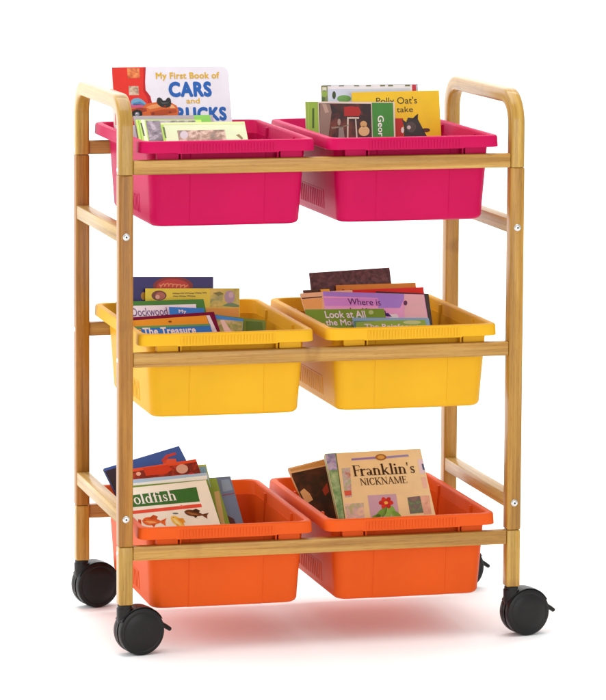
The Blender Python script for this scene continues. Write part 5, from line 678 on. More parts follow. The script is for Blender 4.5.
{"o":[0.06498,0.0655,0.29824],"X":[0.99873,0.03859,0.03238],"Y":[-0.0,0.64279,-0.76604],"Z":[-0.05037,0.76507,0.64197],"w":0.14965,"h":0.198,"th":0.003,"cover":"6e1436","label":"maroon framed orange book behind the blue title book in left yellow tub","group":None,"rad":0,"back":"6e1436","spine":"6e1436","f":[["p","cover_panel","f09a2c",2,[[0.0004,0.00719],[0.1345,0.00703],[0.13555,0.06098],[0.0004,0.0486]]],["p","cover_panel","f3e3dc",3,[[0.13473,0.00749],[0.14046,0.00756],[0.1451,0.04878],[0.13686,0.04803]]],["p","cover_picture","7a4a22",3,[[0.07499,0.01552],[0.07474,0.01611],[0.07426,0.01663],[0.07361,0.01705],[0.07282,0.01731],[0.07198,0.01741],[0.07113,0.01734],[0.07036,0.01709],[0.06973,0.0167],[0.06928,0.01618],[0.06905,0.0156],[0.06907,0.01498],[0.06932,0.01439],[0.06979,0.01386],[0.07045,0.01345],[0.07123,0.01318],[0.07208,0.01308],[0.07292,0.01316],[0.07369,0.0134],[0.07433,0.0138],[0.07478,0.01431],[0.075,0.0149]]]],"tub":"yellow","name":"picture_book"},
{"o":[0.06262,0.0535,0.29824],"X":[0.99997,0.00555,0.00466],"Y":[-0.0,0.64279,-0.76604],"Z":[-0.00725,0.76602,0.64277],"w":0.12945,"h":0.1808,"th":0.003,"cover":"2f78bd","label":"blue book with bold white title at the very front of left yellow tub","group":None,"rad":0,"back":"2f78bd","spine":"2f78bd","f":[["p","cover_panel","5c9a5a",2,[[0.0004,0.0004],[0.1284,0.0004],[0.12905,0.00328],[0.12905,0.0048],[0.0004,0.00542]]],["t","title","f6f7fa",3,"The Treasure","sans",0.06,0,[0.01605,0.00467,0.10336,0.01967]]],"tub":"yellow","name":"picture_book"},
{"o":[0.39574,0.25271,0.29749],"X":[0.99923,0.01215,0.0374],"Y":[-0.0,0.95106,-0.30902],"Z":[-0.03933,0.30878,0.95032],"w":0.13938,"h":0.18991,"th":0.004,"cover":"photo:4e2c2c,341c1e,6a4644,70","label":"dark maroon mottled book standing tallest in right yellow tub","group":None,"rad":0,"back":"photo:4e2c2c,341c1e,6a4644,70","spine":"photo:4e2c2c,341c1e,6a4644,70","f":[],"tub":"yellow","name":"picture_book"},
{"o":[0.43086,0.23672,0.29727],"X":[0.99999,0.00156,0.0043],"Y":[-0.0,0.93969,-0.34202],"Z":[-0.00457,0.34202,0.93968],"w":0.13799,"h":0.17114,"th":0.003,"cover":"c9812c","label":"orange brown book with cut off dark letters in front of the dark maroon book","group":None,"rad":0,"back":"c9812c","spine":"c9812c","f":[["p","cover_panel","4a2a14",2,[[0.00966,0.00748],[0.01296,0.00748],[0.01296,0.01287],[0.00966,0.01287]]],["p","cover_panel","4a2a14",2,[[0.02343,0.00792],[0.02673,0.00792],[0.02673,0.01332],[0.02343,0.01332]]],["p","cover_panel","4a2a14",2,[[0.05101,0.00882],[0.05431,0.00882],[0.05431,0.01422],[0.05101,0.01422]]],["p","cover_panel","4a2a14",2,[[0.08729,0.01],[0.09059,0.01],[0.09059,0.01541],[0.08729,0.01541]]],["p","cover_panel","4a2a14",2,[[0.09421,0.01023],[0.09751,0.01023],[0.09751,0.01564],[0.09421,0.01564]]]],"tub":"yellow","name":"picture_book"},
{"o":[0.43618,0.22283,0.29735],"X":[0.99992,0.00461,0.01141],"Y":[-0.0,0.92718,-0.37461],"Z":[-0.0123,0.37458,0.92711],"w":0.14458,"h":0.16532,"th":0.003,"cover":"d4281f","label":"red book with only a strip showing above the purple book","group":None,"rad":0,"back":"d4281f","spine":"d4281f","f":[],"tub":"yellow","name":"picture_book"},
{"o":[0.47317,0.12695,0.30456],"X":[0.99599,-0.06219,-0.06439],"Y":[-0.0,0.71934,-0.69466],"Z":[0.08952,0.69187,0.71645],"w":0.0896,"h":0.20295,"th":0.004,"cover":"3a322c","label":"dark brown edged book just behind the right edge of the purple book","group":None,"rad":0,"back":"3a322c","spine":"3a322c","f":[],"tub":"yellow","name":"picture_book"},
{"o":[0.36835,0.10721,0.2981],"X":[0.99981,0.01339,0.01387],"Y":[-0.0,0.71934,-0.69466],"Z":[-0.01928,0.69453,0.71921],"w":0.04631,"h":0.22015,"th":0.003,"cover":"4a3a2a","label":"thin dark book with yellow end lying behind the tan book","group":None,"rad":0,"back":"4a3a2a","spine":"4a3a2a","f":[["p","cover_panel","d8a82c",1,[[0.02965,0.0004],[0.04503,0.0004],[0.04503,0.01474],[0.02965,0.01474]]]],"tub":"yellow","name":"picture_book"},
{"o":[0.36826,0.09683,0.29813],"X":[0.99857,0.03778,0.03778],"Y":[-0.0,0.70711,-0.70711],"Z":[-0.05343,0.7061,0.7061],"w":0.08987,"h":0.2182,"th":0.003,"cover":"e6b98c","label":"tan book with thin dark outlines at the left of right yellow tub","group":None,"rad":0,"back":"d8a878","spine":"e6b98c","f":[["p","cover_panel","4a2a1a",3,[[0.0004,0.00952],[0.03567,0.00941],[0.03518,0.01145],[0.0004,0.01168]]],["p","cover_picture","e8a860",2,[[0.0004,0.01257],[0.03488,0.01267],[0.02949,0.03503],[0.0004,0.03243]]]],"tub":"yellow","name":"picture_book"},
{"o":[0.37909,0.09459,0.30704],"X":[0.99715,-0.05518,-0.05145],"Y":[-0.0,0.682,-0.73135],"Z":[0.07544,0.72927,0.68005],"w":0.17226,"h":0.21689,"th":0.003,"cover":"dda6cc","label":"purple and pink book with dark question title in right yellow tub","group":None,"rad":0,"back":"e6c0d0","spine":"dda6cc","f":[["p","cover_panel","9f86d4",1,[[0.0004,0.0004],[0.13907,0.0004],[0.13811,0.0005],[0.1367,0.01128],[0.12736,0.03088],[0.08991,0.03233],[0.0926,0.01088],[0.0004,0.01036]]],["p","cover_panel","eeb8bc",2,[[0.13802,0.00115],[0.17106,0.00134],[0.1705,0.07595],[0.12805,0.07753],[0.13447,0.03487]]],["p","cover_panel","c690d2",1.5,[[0.0004,0.01453],[0.09247,0.01195],[0.09385,0.02792],[0.0004,0.03155]]],["t","title","4a2a5a",3,"Where is","thin",0.01,0,[0.04033,0.01337,0.09566,0.02699]],["t","title","4a2a5a",3,"the Kitten","thin",0.01,0,[0.03572,0.03358,0.10189,0.04463]],["p","cover_picture","5c3a5a",3,[[0.14121,0.01966],[0.14088,0.02118],[0.14032,0.02259],[0.13956,0.02377],[0.13868,0.02462],[0.13773,0.02509],[0.13681,0.02512],[0.13598,0.02473],[0.13531,0.02393],[0.13486,0.0228],[0.13466,0.02143],[0.13472,0.01992],[0.13505,0.0184],[0.13562,0.01699],[0.13637,0.01581],[0.13726,0.01495],[0.1382,0.01449],[0.13913,0.01445],[0.13996,0.01485],[0.14063,0.01564],[0.14108,0.01678],[0.14128,0.01816]]],["p","cover_picture","3a2a6a",3,[[0.10032,0.04363],[0.10556,0.04237],[0.11126,0.05065],[0.09965,0.04897]]],["p","cover_picture","dfe2f2",2,[[0.10528,0.0445],[0.12059,0.04392],[0.12288,0.05233],[0.10759,0.05291]]]],"tub":"yellow","name":"picture_book"},
{"o":[0.35626,0.18374,0.39678],"X":[0.99969,-0.0188,-0.01634],"Y":[-0.0,0.65606,-0.75471],"Z":[0.02491,0.75448,0.65586],"w":0.13363,"h":0.05,"th":0.003,"cover":"6f9a34","label":"green book with white two line title in right yellow tub","group":None,"rad":0,"back":"83a84a","spine":"6f9a34","f":[["t","title","f3f4ea",3,"Look at All","sans",0.03,0,[0.03169,0.00434,0.09984,0.01921]],["t","title","f3f4ea",3,"the Monkeys","sans",0.03,0,[0.02988,0.02259,0.10707,0.0354]],["p","cover_picture","a4c47a",3,[[0.11474,0.00828],[0.11432,0.00963],[0.11357,0.01087],[0.11256,0.01189],[0.11137,0.01261],[0.1101,0.01298],[0.10884,0.01296],[0.10771,0.01256],[0.10679,0.01181],[0.10615,0.01077],[0.10586,0.00952],[0.10593,0.00817],[0.10635,0.00682],[0.1071,0.00558],[0.10811,0.00456],[0.1093,0.00384],[0.11057,0.00347],[0.11183,0.00348],[0.11296,0.00389],[0.11388,0.00464],[0.11452,0.00568],[0.11481,0.00693]]]],"tub":"yellow","name":"picture_book"},
{"o":[0.42352,0.06144,0.30177],"X":[0.99912,-0.03171,-0.02757],"Y":[-0.0,0.65606,-0.75471],"Z":[0.04202,0.75404,0.65548],"w":0.12882,"h":0.17664,"th":0.003,"cover":"7fb0c8","label":"teal topped booklet with white title at the front of right yellow tub","group":None,"rad":0,"back":"7fb0c8","spine":"7fb0c8","f":[["p","cover_panel","86b04a",2,[[0.04874,0.00636],[0.12185,0.00482],[0.12288,0.03737],[0.0004,0.03763],[0.0004,0.03397],[0.00429,0.00997]]],["p","cover_panel","4f8a72",1.5,[[0.0004,0.00736],[0.05205,0.00678],[0.04016,0.03754],[0.0004,0.03763]]],["p","cover_picture","bcd08a",3,[[0.1141,0.01029],[0.11326,0.01151],[0.11126,0.01265],[0.10825,0.01359],[0.10448,0.01427],[0.10025,0.01463],[0.09591,0.01464],[0.09181,0.01431],[0.08827,0.01365],[0.08559,0.01272],[0.08398,0.0116],[0.08358,0.01038],[0.0844,0.00915],[0.0864,0.00802],[0.0894,0.00707],[0.09317,0.00639],[0.0974,0.00603],[0.10175,0.00602],[0.10586,0.00635],[0.1094,0.00701],[0.11208,0.00794],[0.11369,0.00906]]],["t","title","f6f8f4",4,"The Rainforest","sans",0.03,0,[0.01713,0.01383,0.10993,0.02441]]],"tub":"yellow","name":"picture_book"},
{"o":[0.10487,0.17226,-0.00657],"X":[0.96102,0.185,0.20547],"Y":[-0.0,0.74314,-0.66913],"Z":[-0.27648,0.64305,0.71418],"w":0.13942,"h":0.23239,"th":0.006,"cover":"2c4d92","label":"deep blue book tilted at the back of left orange tub","group":None,"rad":0,"back":"243f80","spine":"22305e","f":[["p","cover_picture","b0302c",2,[[0.09808,0.01749],[0.11097,0.00946],[0.12748,0.00986],[0.12826,0.01425],[0.11215,0.01502],[0.10206,0.025]]],["p","cover_picture","d04a2e",2,[[0.10047,0.02035],[0.11093,0.0177],[0.12379,0.02203],[0.11805,0.04273],[0.09561,0.03515]]],["p","cover_picture","251a2c",2,[[0.0004,0.00572],[0.03009,0.00483],[0.00807,0.06665],[0.0004,0.06404]]]],"tub":"orange","name":"picture_book"},
{"o":[0.07318,0.11995,-0.00921],"X":[0.99831,0.0396,0.04246],"Y":[-0.0,0.73135,-0.682],"Z":[-0.05806,0.68085,0.73012],"w":0.14677,"h":0.23283,"th":0.002,"cover":"a4b85a","label":"thin yellow green booklet edge poking out beside the dark red picture book","group":None,"rad":0,"back":"a4b85a","spine":"a4b85a","f":[["p","cover_panel","6f9ab8",2,[[0.13385,0.00417],[0.14478,0.00417],[0.14478,0.04066],[0.13385,0.04066]]]],"tub":"orange","name":"picture_book"},
{"o":[0.09289,0.11258,-0.00853],"X":[0.99154,0.08852,0.09492],"Y":[-0.0,0.73135,-0.682],"Z":[-0.12979,0.67623,0.72517],"w":0.12842,"h":0.23803,"th":0.003,"cover":"d24a2c","label":"dark red picture book with bright red top edge in left orange tub","group":None,"rad":0,"back":"d86a3a","spine":"d24a2c","f":[["p","cover_picture","photo:5a1a1e,2a1424,b03a28,30",2,[[0.0004,0.006],[0.12802,0.00598],[0.12802,0.04607],[0.12787,0.06133],[0.0004,0.04713]]],["p","cover_picture","c23a26",3,[[0.0356,0.00238],[0.07874,0.00312],[0.08264,0.01373],[0.07057,0.0195],[0.03655,0.01738]]],["p","cover_picture","c89a8a",3,[[0.10965,0.01655],[0.10853,0.01893],[0.10671,0.02096],[0.10432,0.0225],[0.10155,0.02341],[0.09864,0.02362],[0.09582,0.02312],[0.09331,0.02194],[0.09132,0.02018],[0.09001,0.01799],[0.08949,0.01553],[0.08979,0.01302],[0.0909,0.01064],[0.09272,0.00861],[0.09511,0.00707],[0.09788,0.00615],[0.10079,0.00594],[0.10362,0.00644],[0.10613,0.00762],[0.10812,0.00938],[0.10943,0.01158],[0.10995,0.01404]]],["p","cover_picture","b0202e",4,[[0.11843,0.03001],[0.11781,0.03124],[0.11672,0.03228],[0.11527,0.03304],[0.11356,0.03347],[0.11174,0.03352],[0.10995,0.0332],[0.10834,0.03253],[0.10704,0.03157],[0.10615,0.03039],[0.10575,0.02909],[0.10586,0.02777],[0.10649,0.02654],[0.10757,0.02551],[0.10903,0.02474],[0.11073,0.02432],[0.11256,0.02426],[0.11435,0.02458],[0.11596,0.02525],[0.11726,0.02621],[0.11815,0.02739],[0.11855,0.0287]]],["p","cover_picture","d8a48c",3,[[0.02922,0.01212],[0.02877,0.01315],[0.02802,0.01404],[0.02706,0.01472],[0.02595,0.01513],[0.02479,0.01524],[0.02367,0.01504],[0.02268,0.01455],[0.02189,0.0138],[0.02139,0.01286],[0.02119,0.0118],[0.02133,0.01071],[0.02179,0.00968],[0.02253,0.00879],[0.02349,0.00811],[0.0246,0.0077],[0.02576,0.00759],[0.02689,0.00779],[0.02788,0.00829],[0.02866,0.00904],[0.02917,0.00998],[0.02936,0.01103]]]],"tub":"orange","name":"picture_book"},
{"o":[0.06675,0.09458,-0.00881],"X":[0.99798,0.04573,0.04416],"Y":[-0.0,0.69466,-0.71934],"Z":[-0.06357,0.71788,0.69325],"w":0.15166,"h":0.22867,"th":0.0025,"cover":"9fbcd8","label":"pale blue booklet lying just above the white fish book","group":None,"rad":0,"back":"e8d870","spine":"9fbcd8","f":[["p","cover_panel","dfe6ea",2,[[0.0004,0.00811],[0.15032,0.00575],[0.14367,0.03439],[0.0004,0.01818]]]],"tub":"orange","name":"picture_book"},
{"o":[0.1162,0.08296,-0.00798],"X":[0.99928,0.02899,0.02433],"Y":[-0.0,0.64279,-0.76604],"Z":[-0.03785,0.7655,0.64233],"w":0.1368,"h":0.2377,"th":0.0035,"cover":"64799a","label":"slate blue book at the right end of the books in left orange tub","group":None,"rad":0,"back":"d8dae0","spine":"64799a","f":[["p","cover_picture","8a3a48",2,[[0.11416,0.03834],[0.1364,0.03535],[0.1364,0.03708],[0.1143,0.04005]]],["p","cover_picture","4a2a35",2,[[0.10771,0.07542],[0.11466,0.08237],[0.12326,0.08947],[0.12486,0.11267],[0.09837,0.11022]]],["p","cover_picture","7f97b4",2,[[0.11947,0.00639],[0.13318,0.00633],[0.13496,0.02915],[0.1173,0.03182]]]],"tub":"orange","name":"picture_book"},
{"o":[0.10102,0.0725,-0.00836],"X":[0.99847,0.04236,0.03555],"Y":[-0.0,0.64279,-0.76604],"Z":[-0.0553,0.76487,0.6418],"w":0.12986,"h":0.23653,"th":0.003,"cover":"7a9640","label":"olive green book between the white fish book and the slate blue book","group":None,"rad":0,"back":"c7b890","spine":"7a9640","f":[["p","cover_picture","b7a070",2,[[0.11928,0.02877],[0.1281,0.02759],[0.1206,0.10906],[0.11071,0.10797]]]],"tub":"orange","name":"picture_book"},
{"o":[0.08216,0.06305,-0.00874],"X":[0.99852,0.04167,0.03497],"Y":[-0.0,0.64279,-0.76604],"Z":[-0.0544,0.76491,0.64184],"w":0.13251,"h":0.23703,"th":0.0025,"cover":"6a8a34","label":"leaf green booklet directly behind the white fish book","group":None,"rad":0,"back":"6a8a34","spine":"6a8a34","f":[],"tub":"orange","name":"picture_book"},
{"o":[0.06634,0.05196,-0.00798],"X":[0.99691,0.06018,0.0505],"Y":[-0.0,0.64279,-0.76604],"Z":[-0.07856,0.76368,0.6408],"w":0.1482,"h":0.23361,"th":0.0035,"cover":"f3e6da","label":"white book with green title band and fish pictures leaning in left orange tub","group":None,"rad":0,"back":"efe2d4","spine":"f3e6da","f":[["t","title","f3f3ea",4,"Goldfish","serif",0,0,[0.00093,0.01367,0.08953,0.0357]],["p","title_band","2f6a32",2,[[0.0004,0.0162],[0.12828,0.01277],[0.12644,0.04311],[0.0004,0.03986]]],["p","title_band","d84a3a",2,[[0.0004,0.04786],[0.12726,0.04787],[0.12706,0.05523],[0.0004,0.0542]]],["p","cover_picture","d8662c",3,[[0.0218,0.06997],[0.02537,0.06601],[0.02821,0.06458],[0.03084,0.06388],[0.03332,0.06369],[0.03568,0.0639],[0.03795,0.06443],[0.04015,0.06522],[0.04224,0.06638],[0.04428,0.06771],[0.04627,0.06918],[0.04823,0.07077],[0.05017,0.07246],[0.05206,0.07426],[0.05385,0.07643],[0.05385,0.07643],[0.05106,0.07767],[0.04838,0.07855],[0.04573,0.07931],[0.04311,0.07997],[0.04053,0.08052],[0.03799,0.08092],[0.0355,0.08115],[0.03312,0.08102],[0.03081,0.08063],[0.0286,0.07991],[0.0265,0.0788],[0.02455,0.07719],[0.02281,0.07484],[0.0218,0.06997]]],["p","cover_picture","d8662c",3,[[0.05094,0.07478],[0.06339,0.06945],[0.05925,0.07658],[0.05793,0.08567],[0.05035,0.07679]]],["p","cover_picture","b8481e",3,[[0.03495,0.06559],[0.0433,0.06024],[0.04978,0.06483],[0.04617,0.0702]]],["p","cover_picture","b8481e",3,[[0.03467,0.07817],[0.03819,0.08588],[0.04281,0.07935]]],["p","cover_picture","eea266",4,[[0.02475,0.0715],[0.0332,0.07741],[0.04506,0.07746],[0.04098,0.07402],[0.03154,0.07146]]],["p","cover_picture","b8481e",4,[[0.02949,0.06684],[0.04297,0.06721],[0.05104,0.07446],[0.04193,0.07075]]],["p","cover_picture","b8481e",4,[[0.05296,0.07484],[0.06055,0.07216],[0.05758,0.07531]]],["p","cover_picture","1c1614",5,[[0.0274,0.06997],[0.0269,0.07067],[0.02619,0.07078],[0.02576,0.07022],[0.02591,0.06937],[0.02653,0.06883],[0.02719,0.06896],[0.02745,0.06968]]],["p","cover_picture","efbc58",3,[[0.07134,0.06751],[0.07549,0.06651],[0.07802,0.06718],[0.08009,0.06833],[0.08183,0.06983],[0.08332,0.07158],[0.0846,0.07355],[0.08571,0.07569],[0.08659,0.07808],[0.08735,0.08058],[0.08802,0.08318],[0.08861,0.08585],[0.08914,0.08858],[0.0896,0.09139],[0.08982,0.09444],[0.08982,0.09444],[0.08741,0.09365],[0.08523,0.09262],[0.08313,0.09151],[0.08109,0.09034],[0.07912,0.08909],[0.07724,0.08774],[0.07548,0.08628],[0.07395,0.08457],[0.07259,0.08269],[0.07144,0.0806],[0.07053,0.07824],[0.06995,0.07555],[0.06984,0.07237],[0.07134,0.06751]]],["p","cover_picture","efbc58",3,[[0.08868,0.09103],[0.09925,0.09483],[0.09334,0.09816],[0.08843,0.10504],[0.08727,0.09248]]],["p","cover_picture","dc9630",3,[[0.08205,0.07256],[0.08999,0.07357],[0.09226,0.08182],[0.08748,0.084]]],["p","cover_picture","dc9630",3,[[0.07628,0.08315],[0.0752,0.09209],[0.08118,0.08958]]],["p","cover_picture","f8dc98",4,[[0.07263,0.07079],[0.07564,0.08151],[0.08352,0.08947],[0.08233,0.0838],[0.07718,0.07531]]],["p","cover_picture","dc9630",4,[[0.07787,0.06998],[0.08668,0.0793],[0.08882,0.09088],[0.08442,0.08164]]],["p","cover_picture","dc9630",4,[[0.08993,0.0925],[0.09616,0.09525],[0.0928,0.09597]]],["p","cover_picture","1c1614",5,[[0.0751,0.0713],[0.0744,0.0716],[0.07384,0.07121],[0.07382,0.07038],[0.07434,0.0697],[0.07505,0.06963],[0.07545,0.07022],[0.07527,0.07106]]],["p","cover_picture","6a3c24",3,[[0.09533,0.06064],[0.09883,0.0582],[0.10159,0.0576],[0.10412,0.05754],[0.1065,0.05786],[0.10877,0.05847],[0.11094,0.05932],[0.11303,0.06035],[0.11499,0.06169],[0.11691,0.06316],[0.11878,0.06473],[0.12062,0.06638],[0.12243,0.06811],[0.1242,0.06992],[0.12586,0.072],[0.12586,0.072],[0.12316,0.07246],[0.12057,0.07265],[0.11802,0.07275],[0.1155,0.07278],[0.11301,0.07273],[0.11056,0.07257],[0.10817,0.07228],[0.1059,0.0717],[0.10371,0.07092],[0.10161,0.0699],[0.09963,0.0686],[0.09781,0.06693],[0.0962,0.06471],[0.09533,0.06064]]],["p","cover_picture","6a3c24",3,[[0.12321,0.06988],[0.13511,0.06834],[0.13101,0.07317],[0.12958,0.0801],[0.12241,0.07185]]],["p","cover_picture","3c2418",3,[[0.10799,0.05975],[0.11609,0.05715],[0.12219,0.06204],[0.11864,0.06558]]],["p","cover_picture","3c2418",3,[[0.10749,0.06964],[0.1107,0.07643],[0.11525,0.07216]]],["p","cover_picture","96663a",4,[[0.09812,0.06243],[0.1061,0.06875],[0.11744,0.0711],[0.1136,0.06759],[0.10462,0.06373]]],["p","cover_picture","3c2418",4,[[0.10275,0.05967],[0.11563,0.06259],[0.12321,0.06989],[0.11457,0.06519]]],["p","cover_picture","3c2418",4,[[0.12504,0.07057],[0.13234,0.06993],[0.12945,0.07184]]],["p","cover_picture","1c1614",5,[[0.10069,0.06174],[0.10012,0.06238],[0.09942,0.06239],[0.09907,0.06175],[0.0993,0.0609],[0.09997,0.06044],[0.1006,0.06068],[0.10077,0.06145]]],["p","cover_picture","5a6a6a",3,[[0.08517,0.06294],[0.08485,0.06338],[0.08416,0.06372],[0.08316,0.06395],[0.08192,0.06404],[0.08054,0.06399],[0.07914,0.06381],[0.07784,0.0635],[0.07672,0.06309],[0.07589,0.06262],[0.07542,0.06212],[0.07534,0.06164],[0.07565,0.06121],[0.07634,0.06086],[0.07734,0.06063],[0.07858,0.06054],[0.07996,0.06059],[0.08136,0.06077],[0.08267,0.06108],[0.08378,0.06149],[0.08461,0.06196],[0.08508,0.06246]]],["p","cover_picture","e06a5a",4,[[0.08755,0.05021],[0.09454,0.04608],[0.09745,0.05131]]]],"tub":"orange","name":"picture_book"},
{"o":[0.39752,0.16886,-0.0067],"X":[0.97546,0.14153,0.16867],"Y":[-0.0,0.76604,-0.64279],"Z":[-0.22018,0.62701,0.74725],"w":0.08847,"h":0.21191,"th":0.006,"cover":"d2a878","label":"tan framed book with dark brown picture behind the storybook in right orange tub","group":None,"rad":0,"back":"c49a5c","spine":"c8965a","f":[["p","cover_picture","photo:2e1712,4a2418,1a0f10,30",2,[[0.0004,0.01668],[0.0019,0.01123],[0.08256,0.01437],[0.04825,0.11555],[0.0004,0.10231]]],["p","cover_picture","c89a6a",3,[[0.00262,0.048],[0.01172,0.04359],[0.01765,0.05607],[0.01827,0.06805],[0.00388,0.07195]]],["p","cover_picture","8a2a1c",3,[[0.04033,0.05441],[0.05369,0.04423],[0.05044,0.06113],[0.04093,0.06641]]],["p","cover_panel","b8884a",2,[[0.0023,0.00341],[0.08773,0.0018],[0.08366,0.01168],[0.00251,0.00743]]]],"tub":"orange","name":"picture_book"},
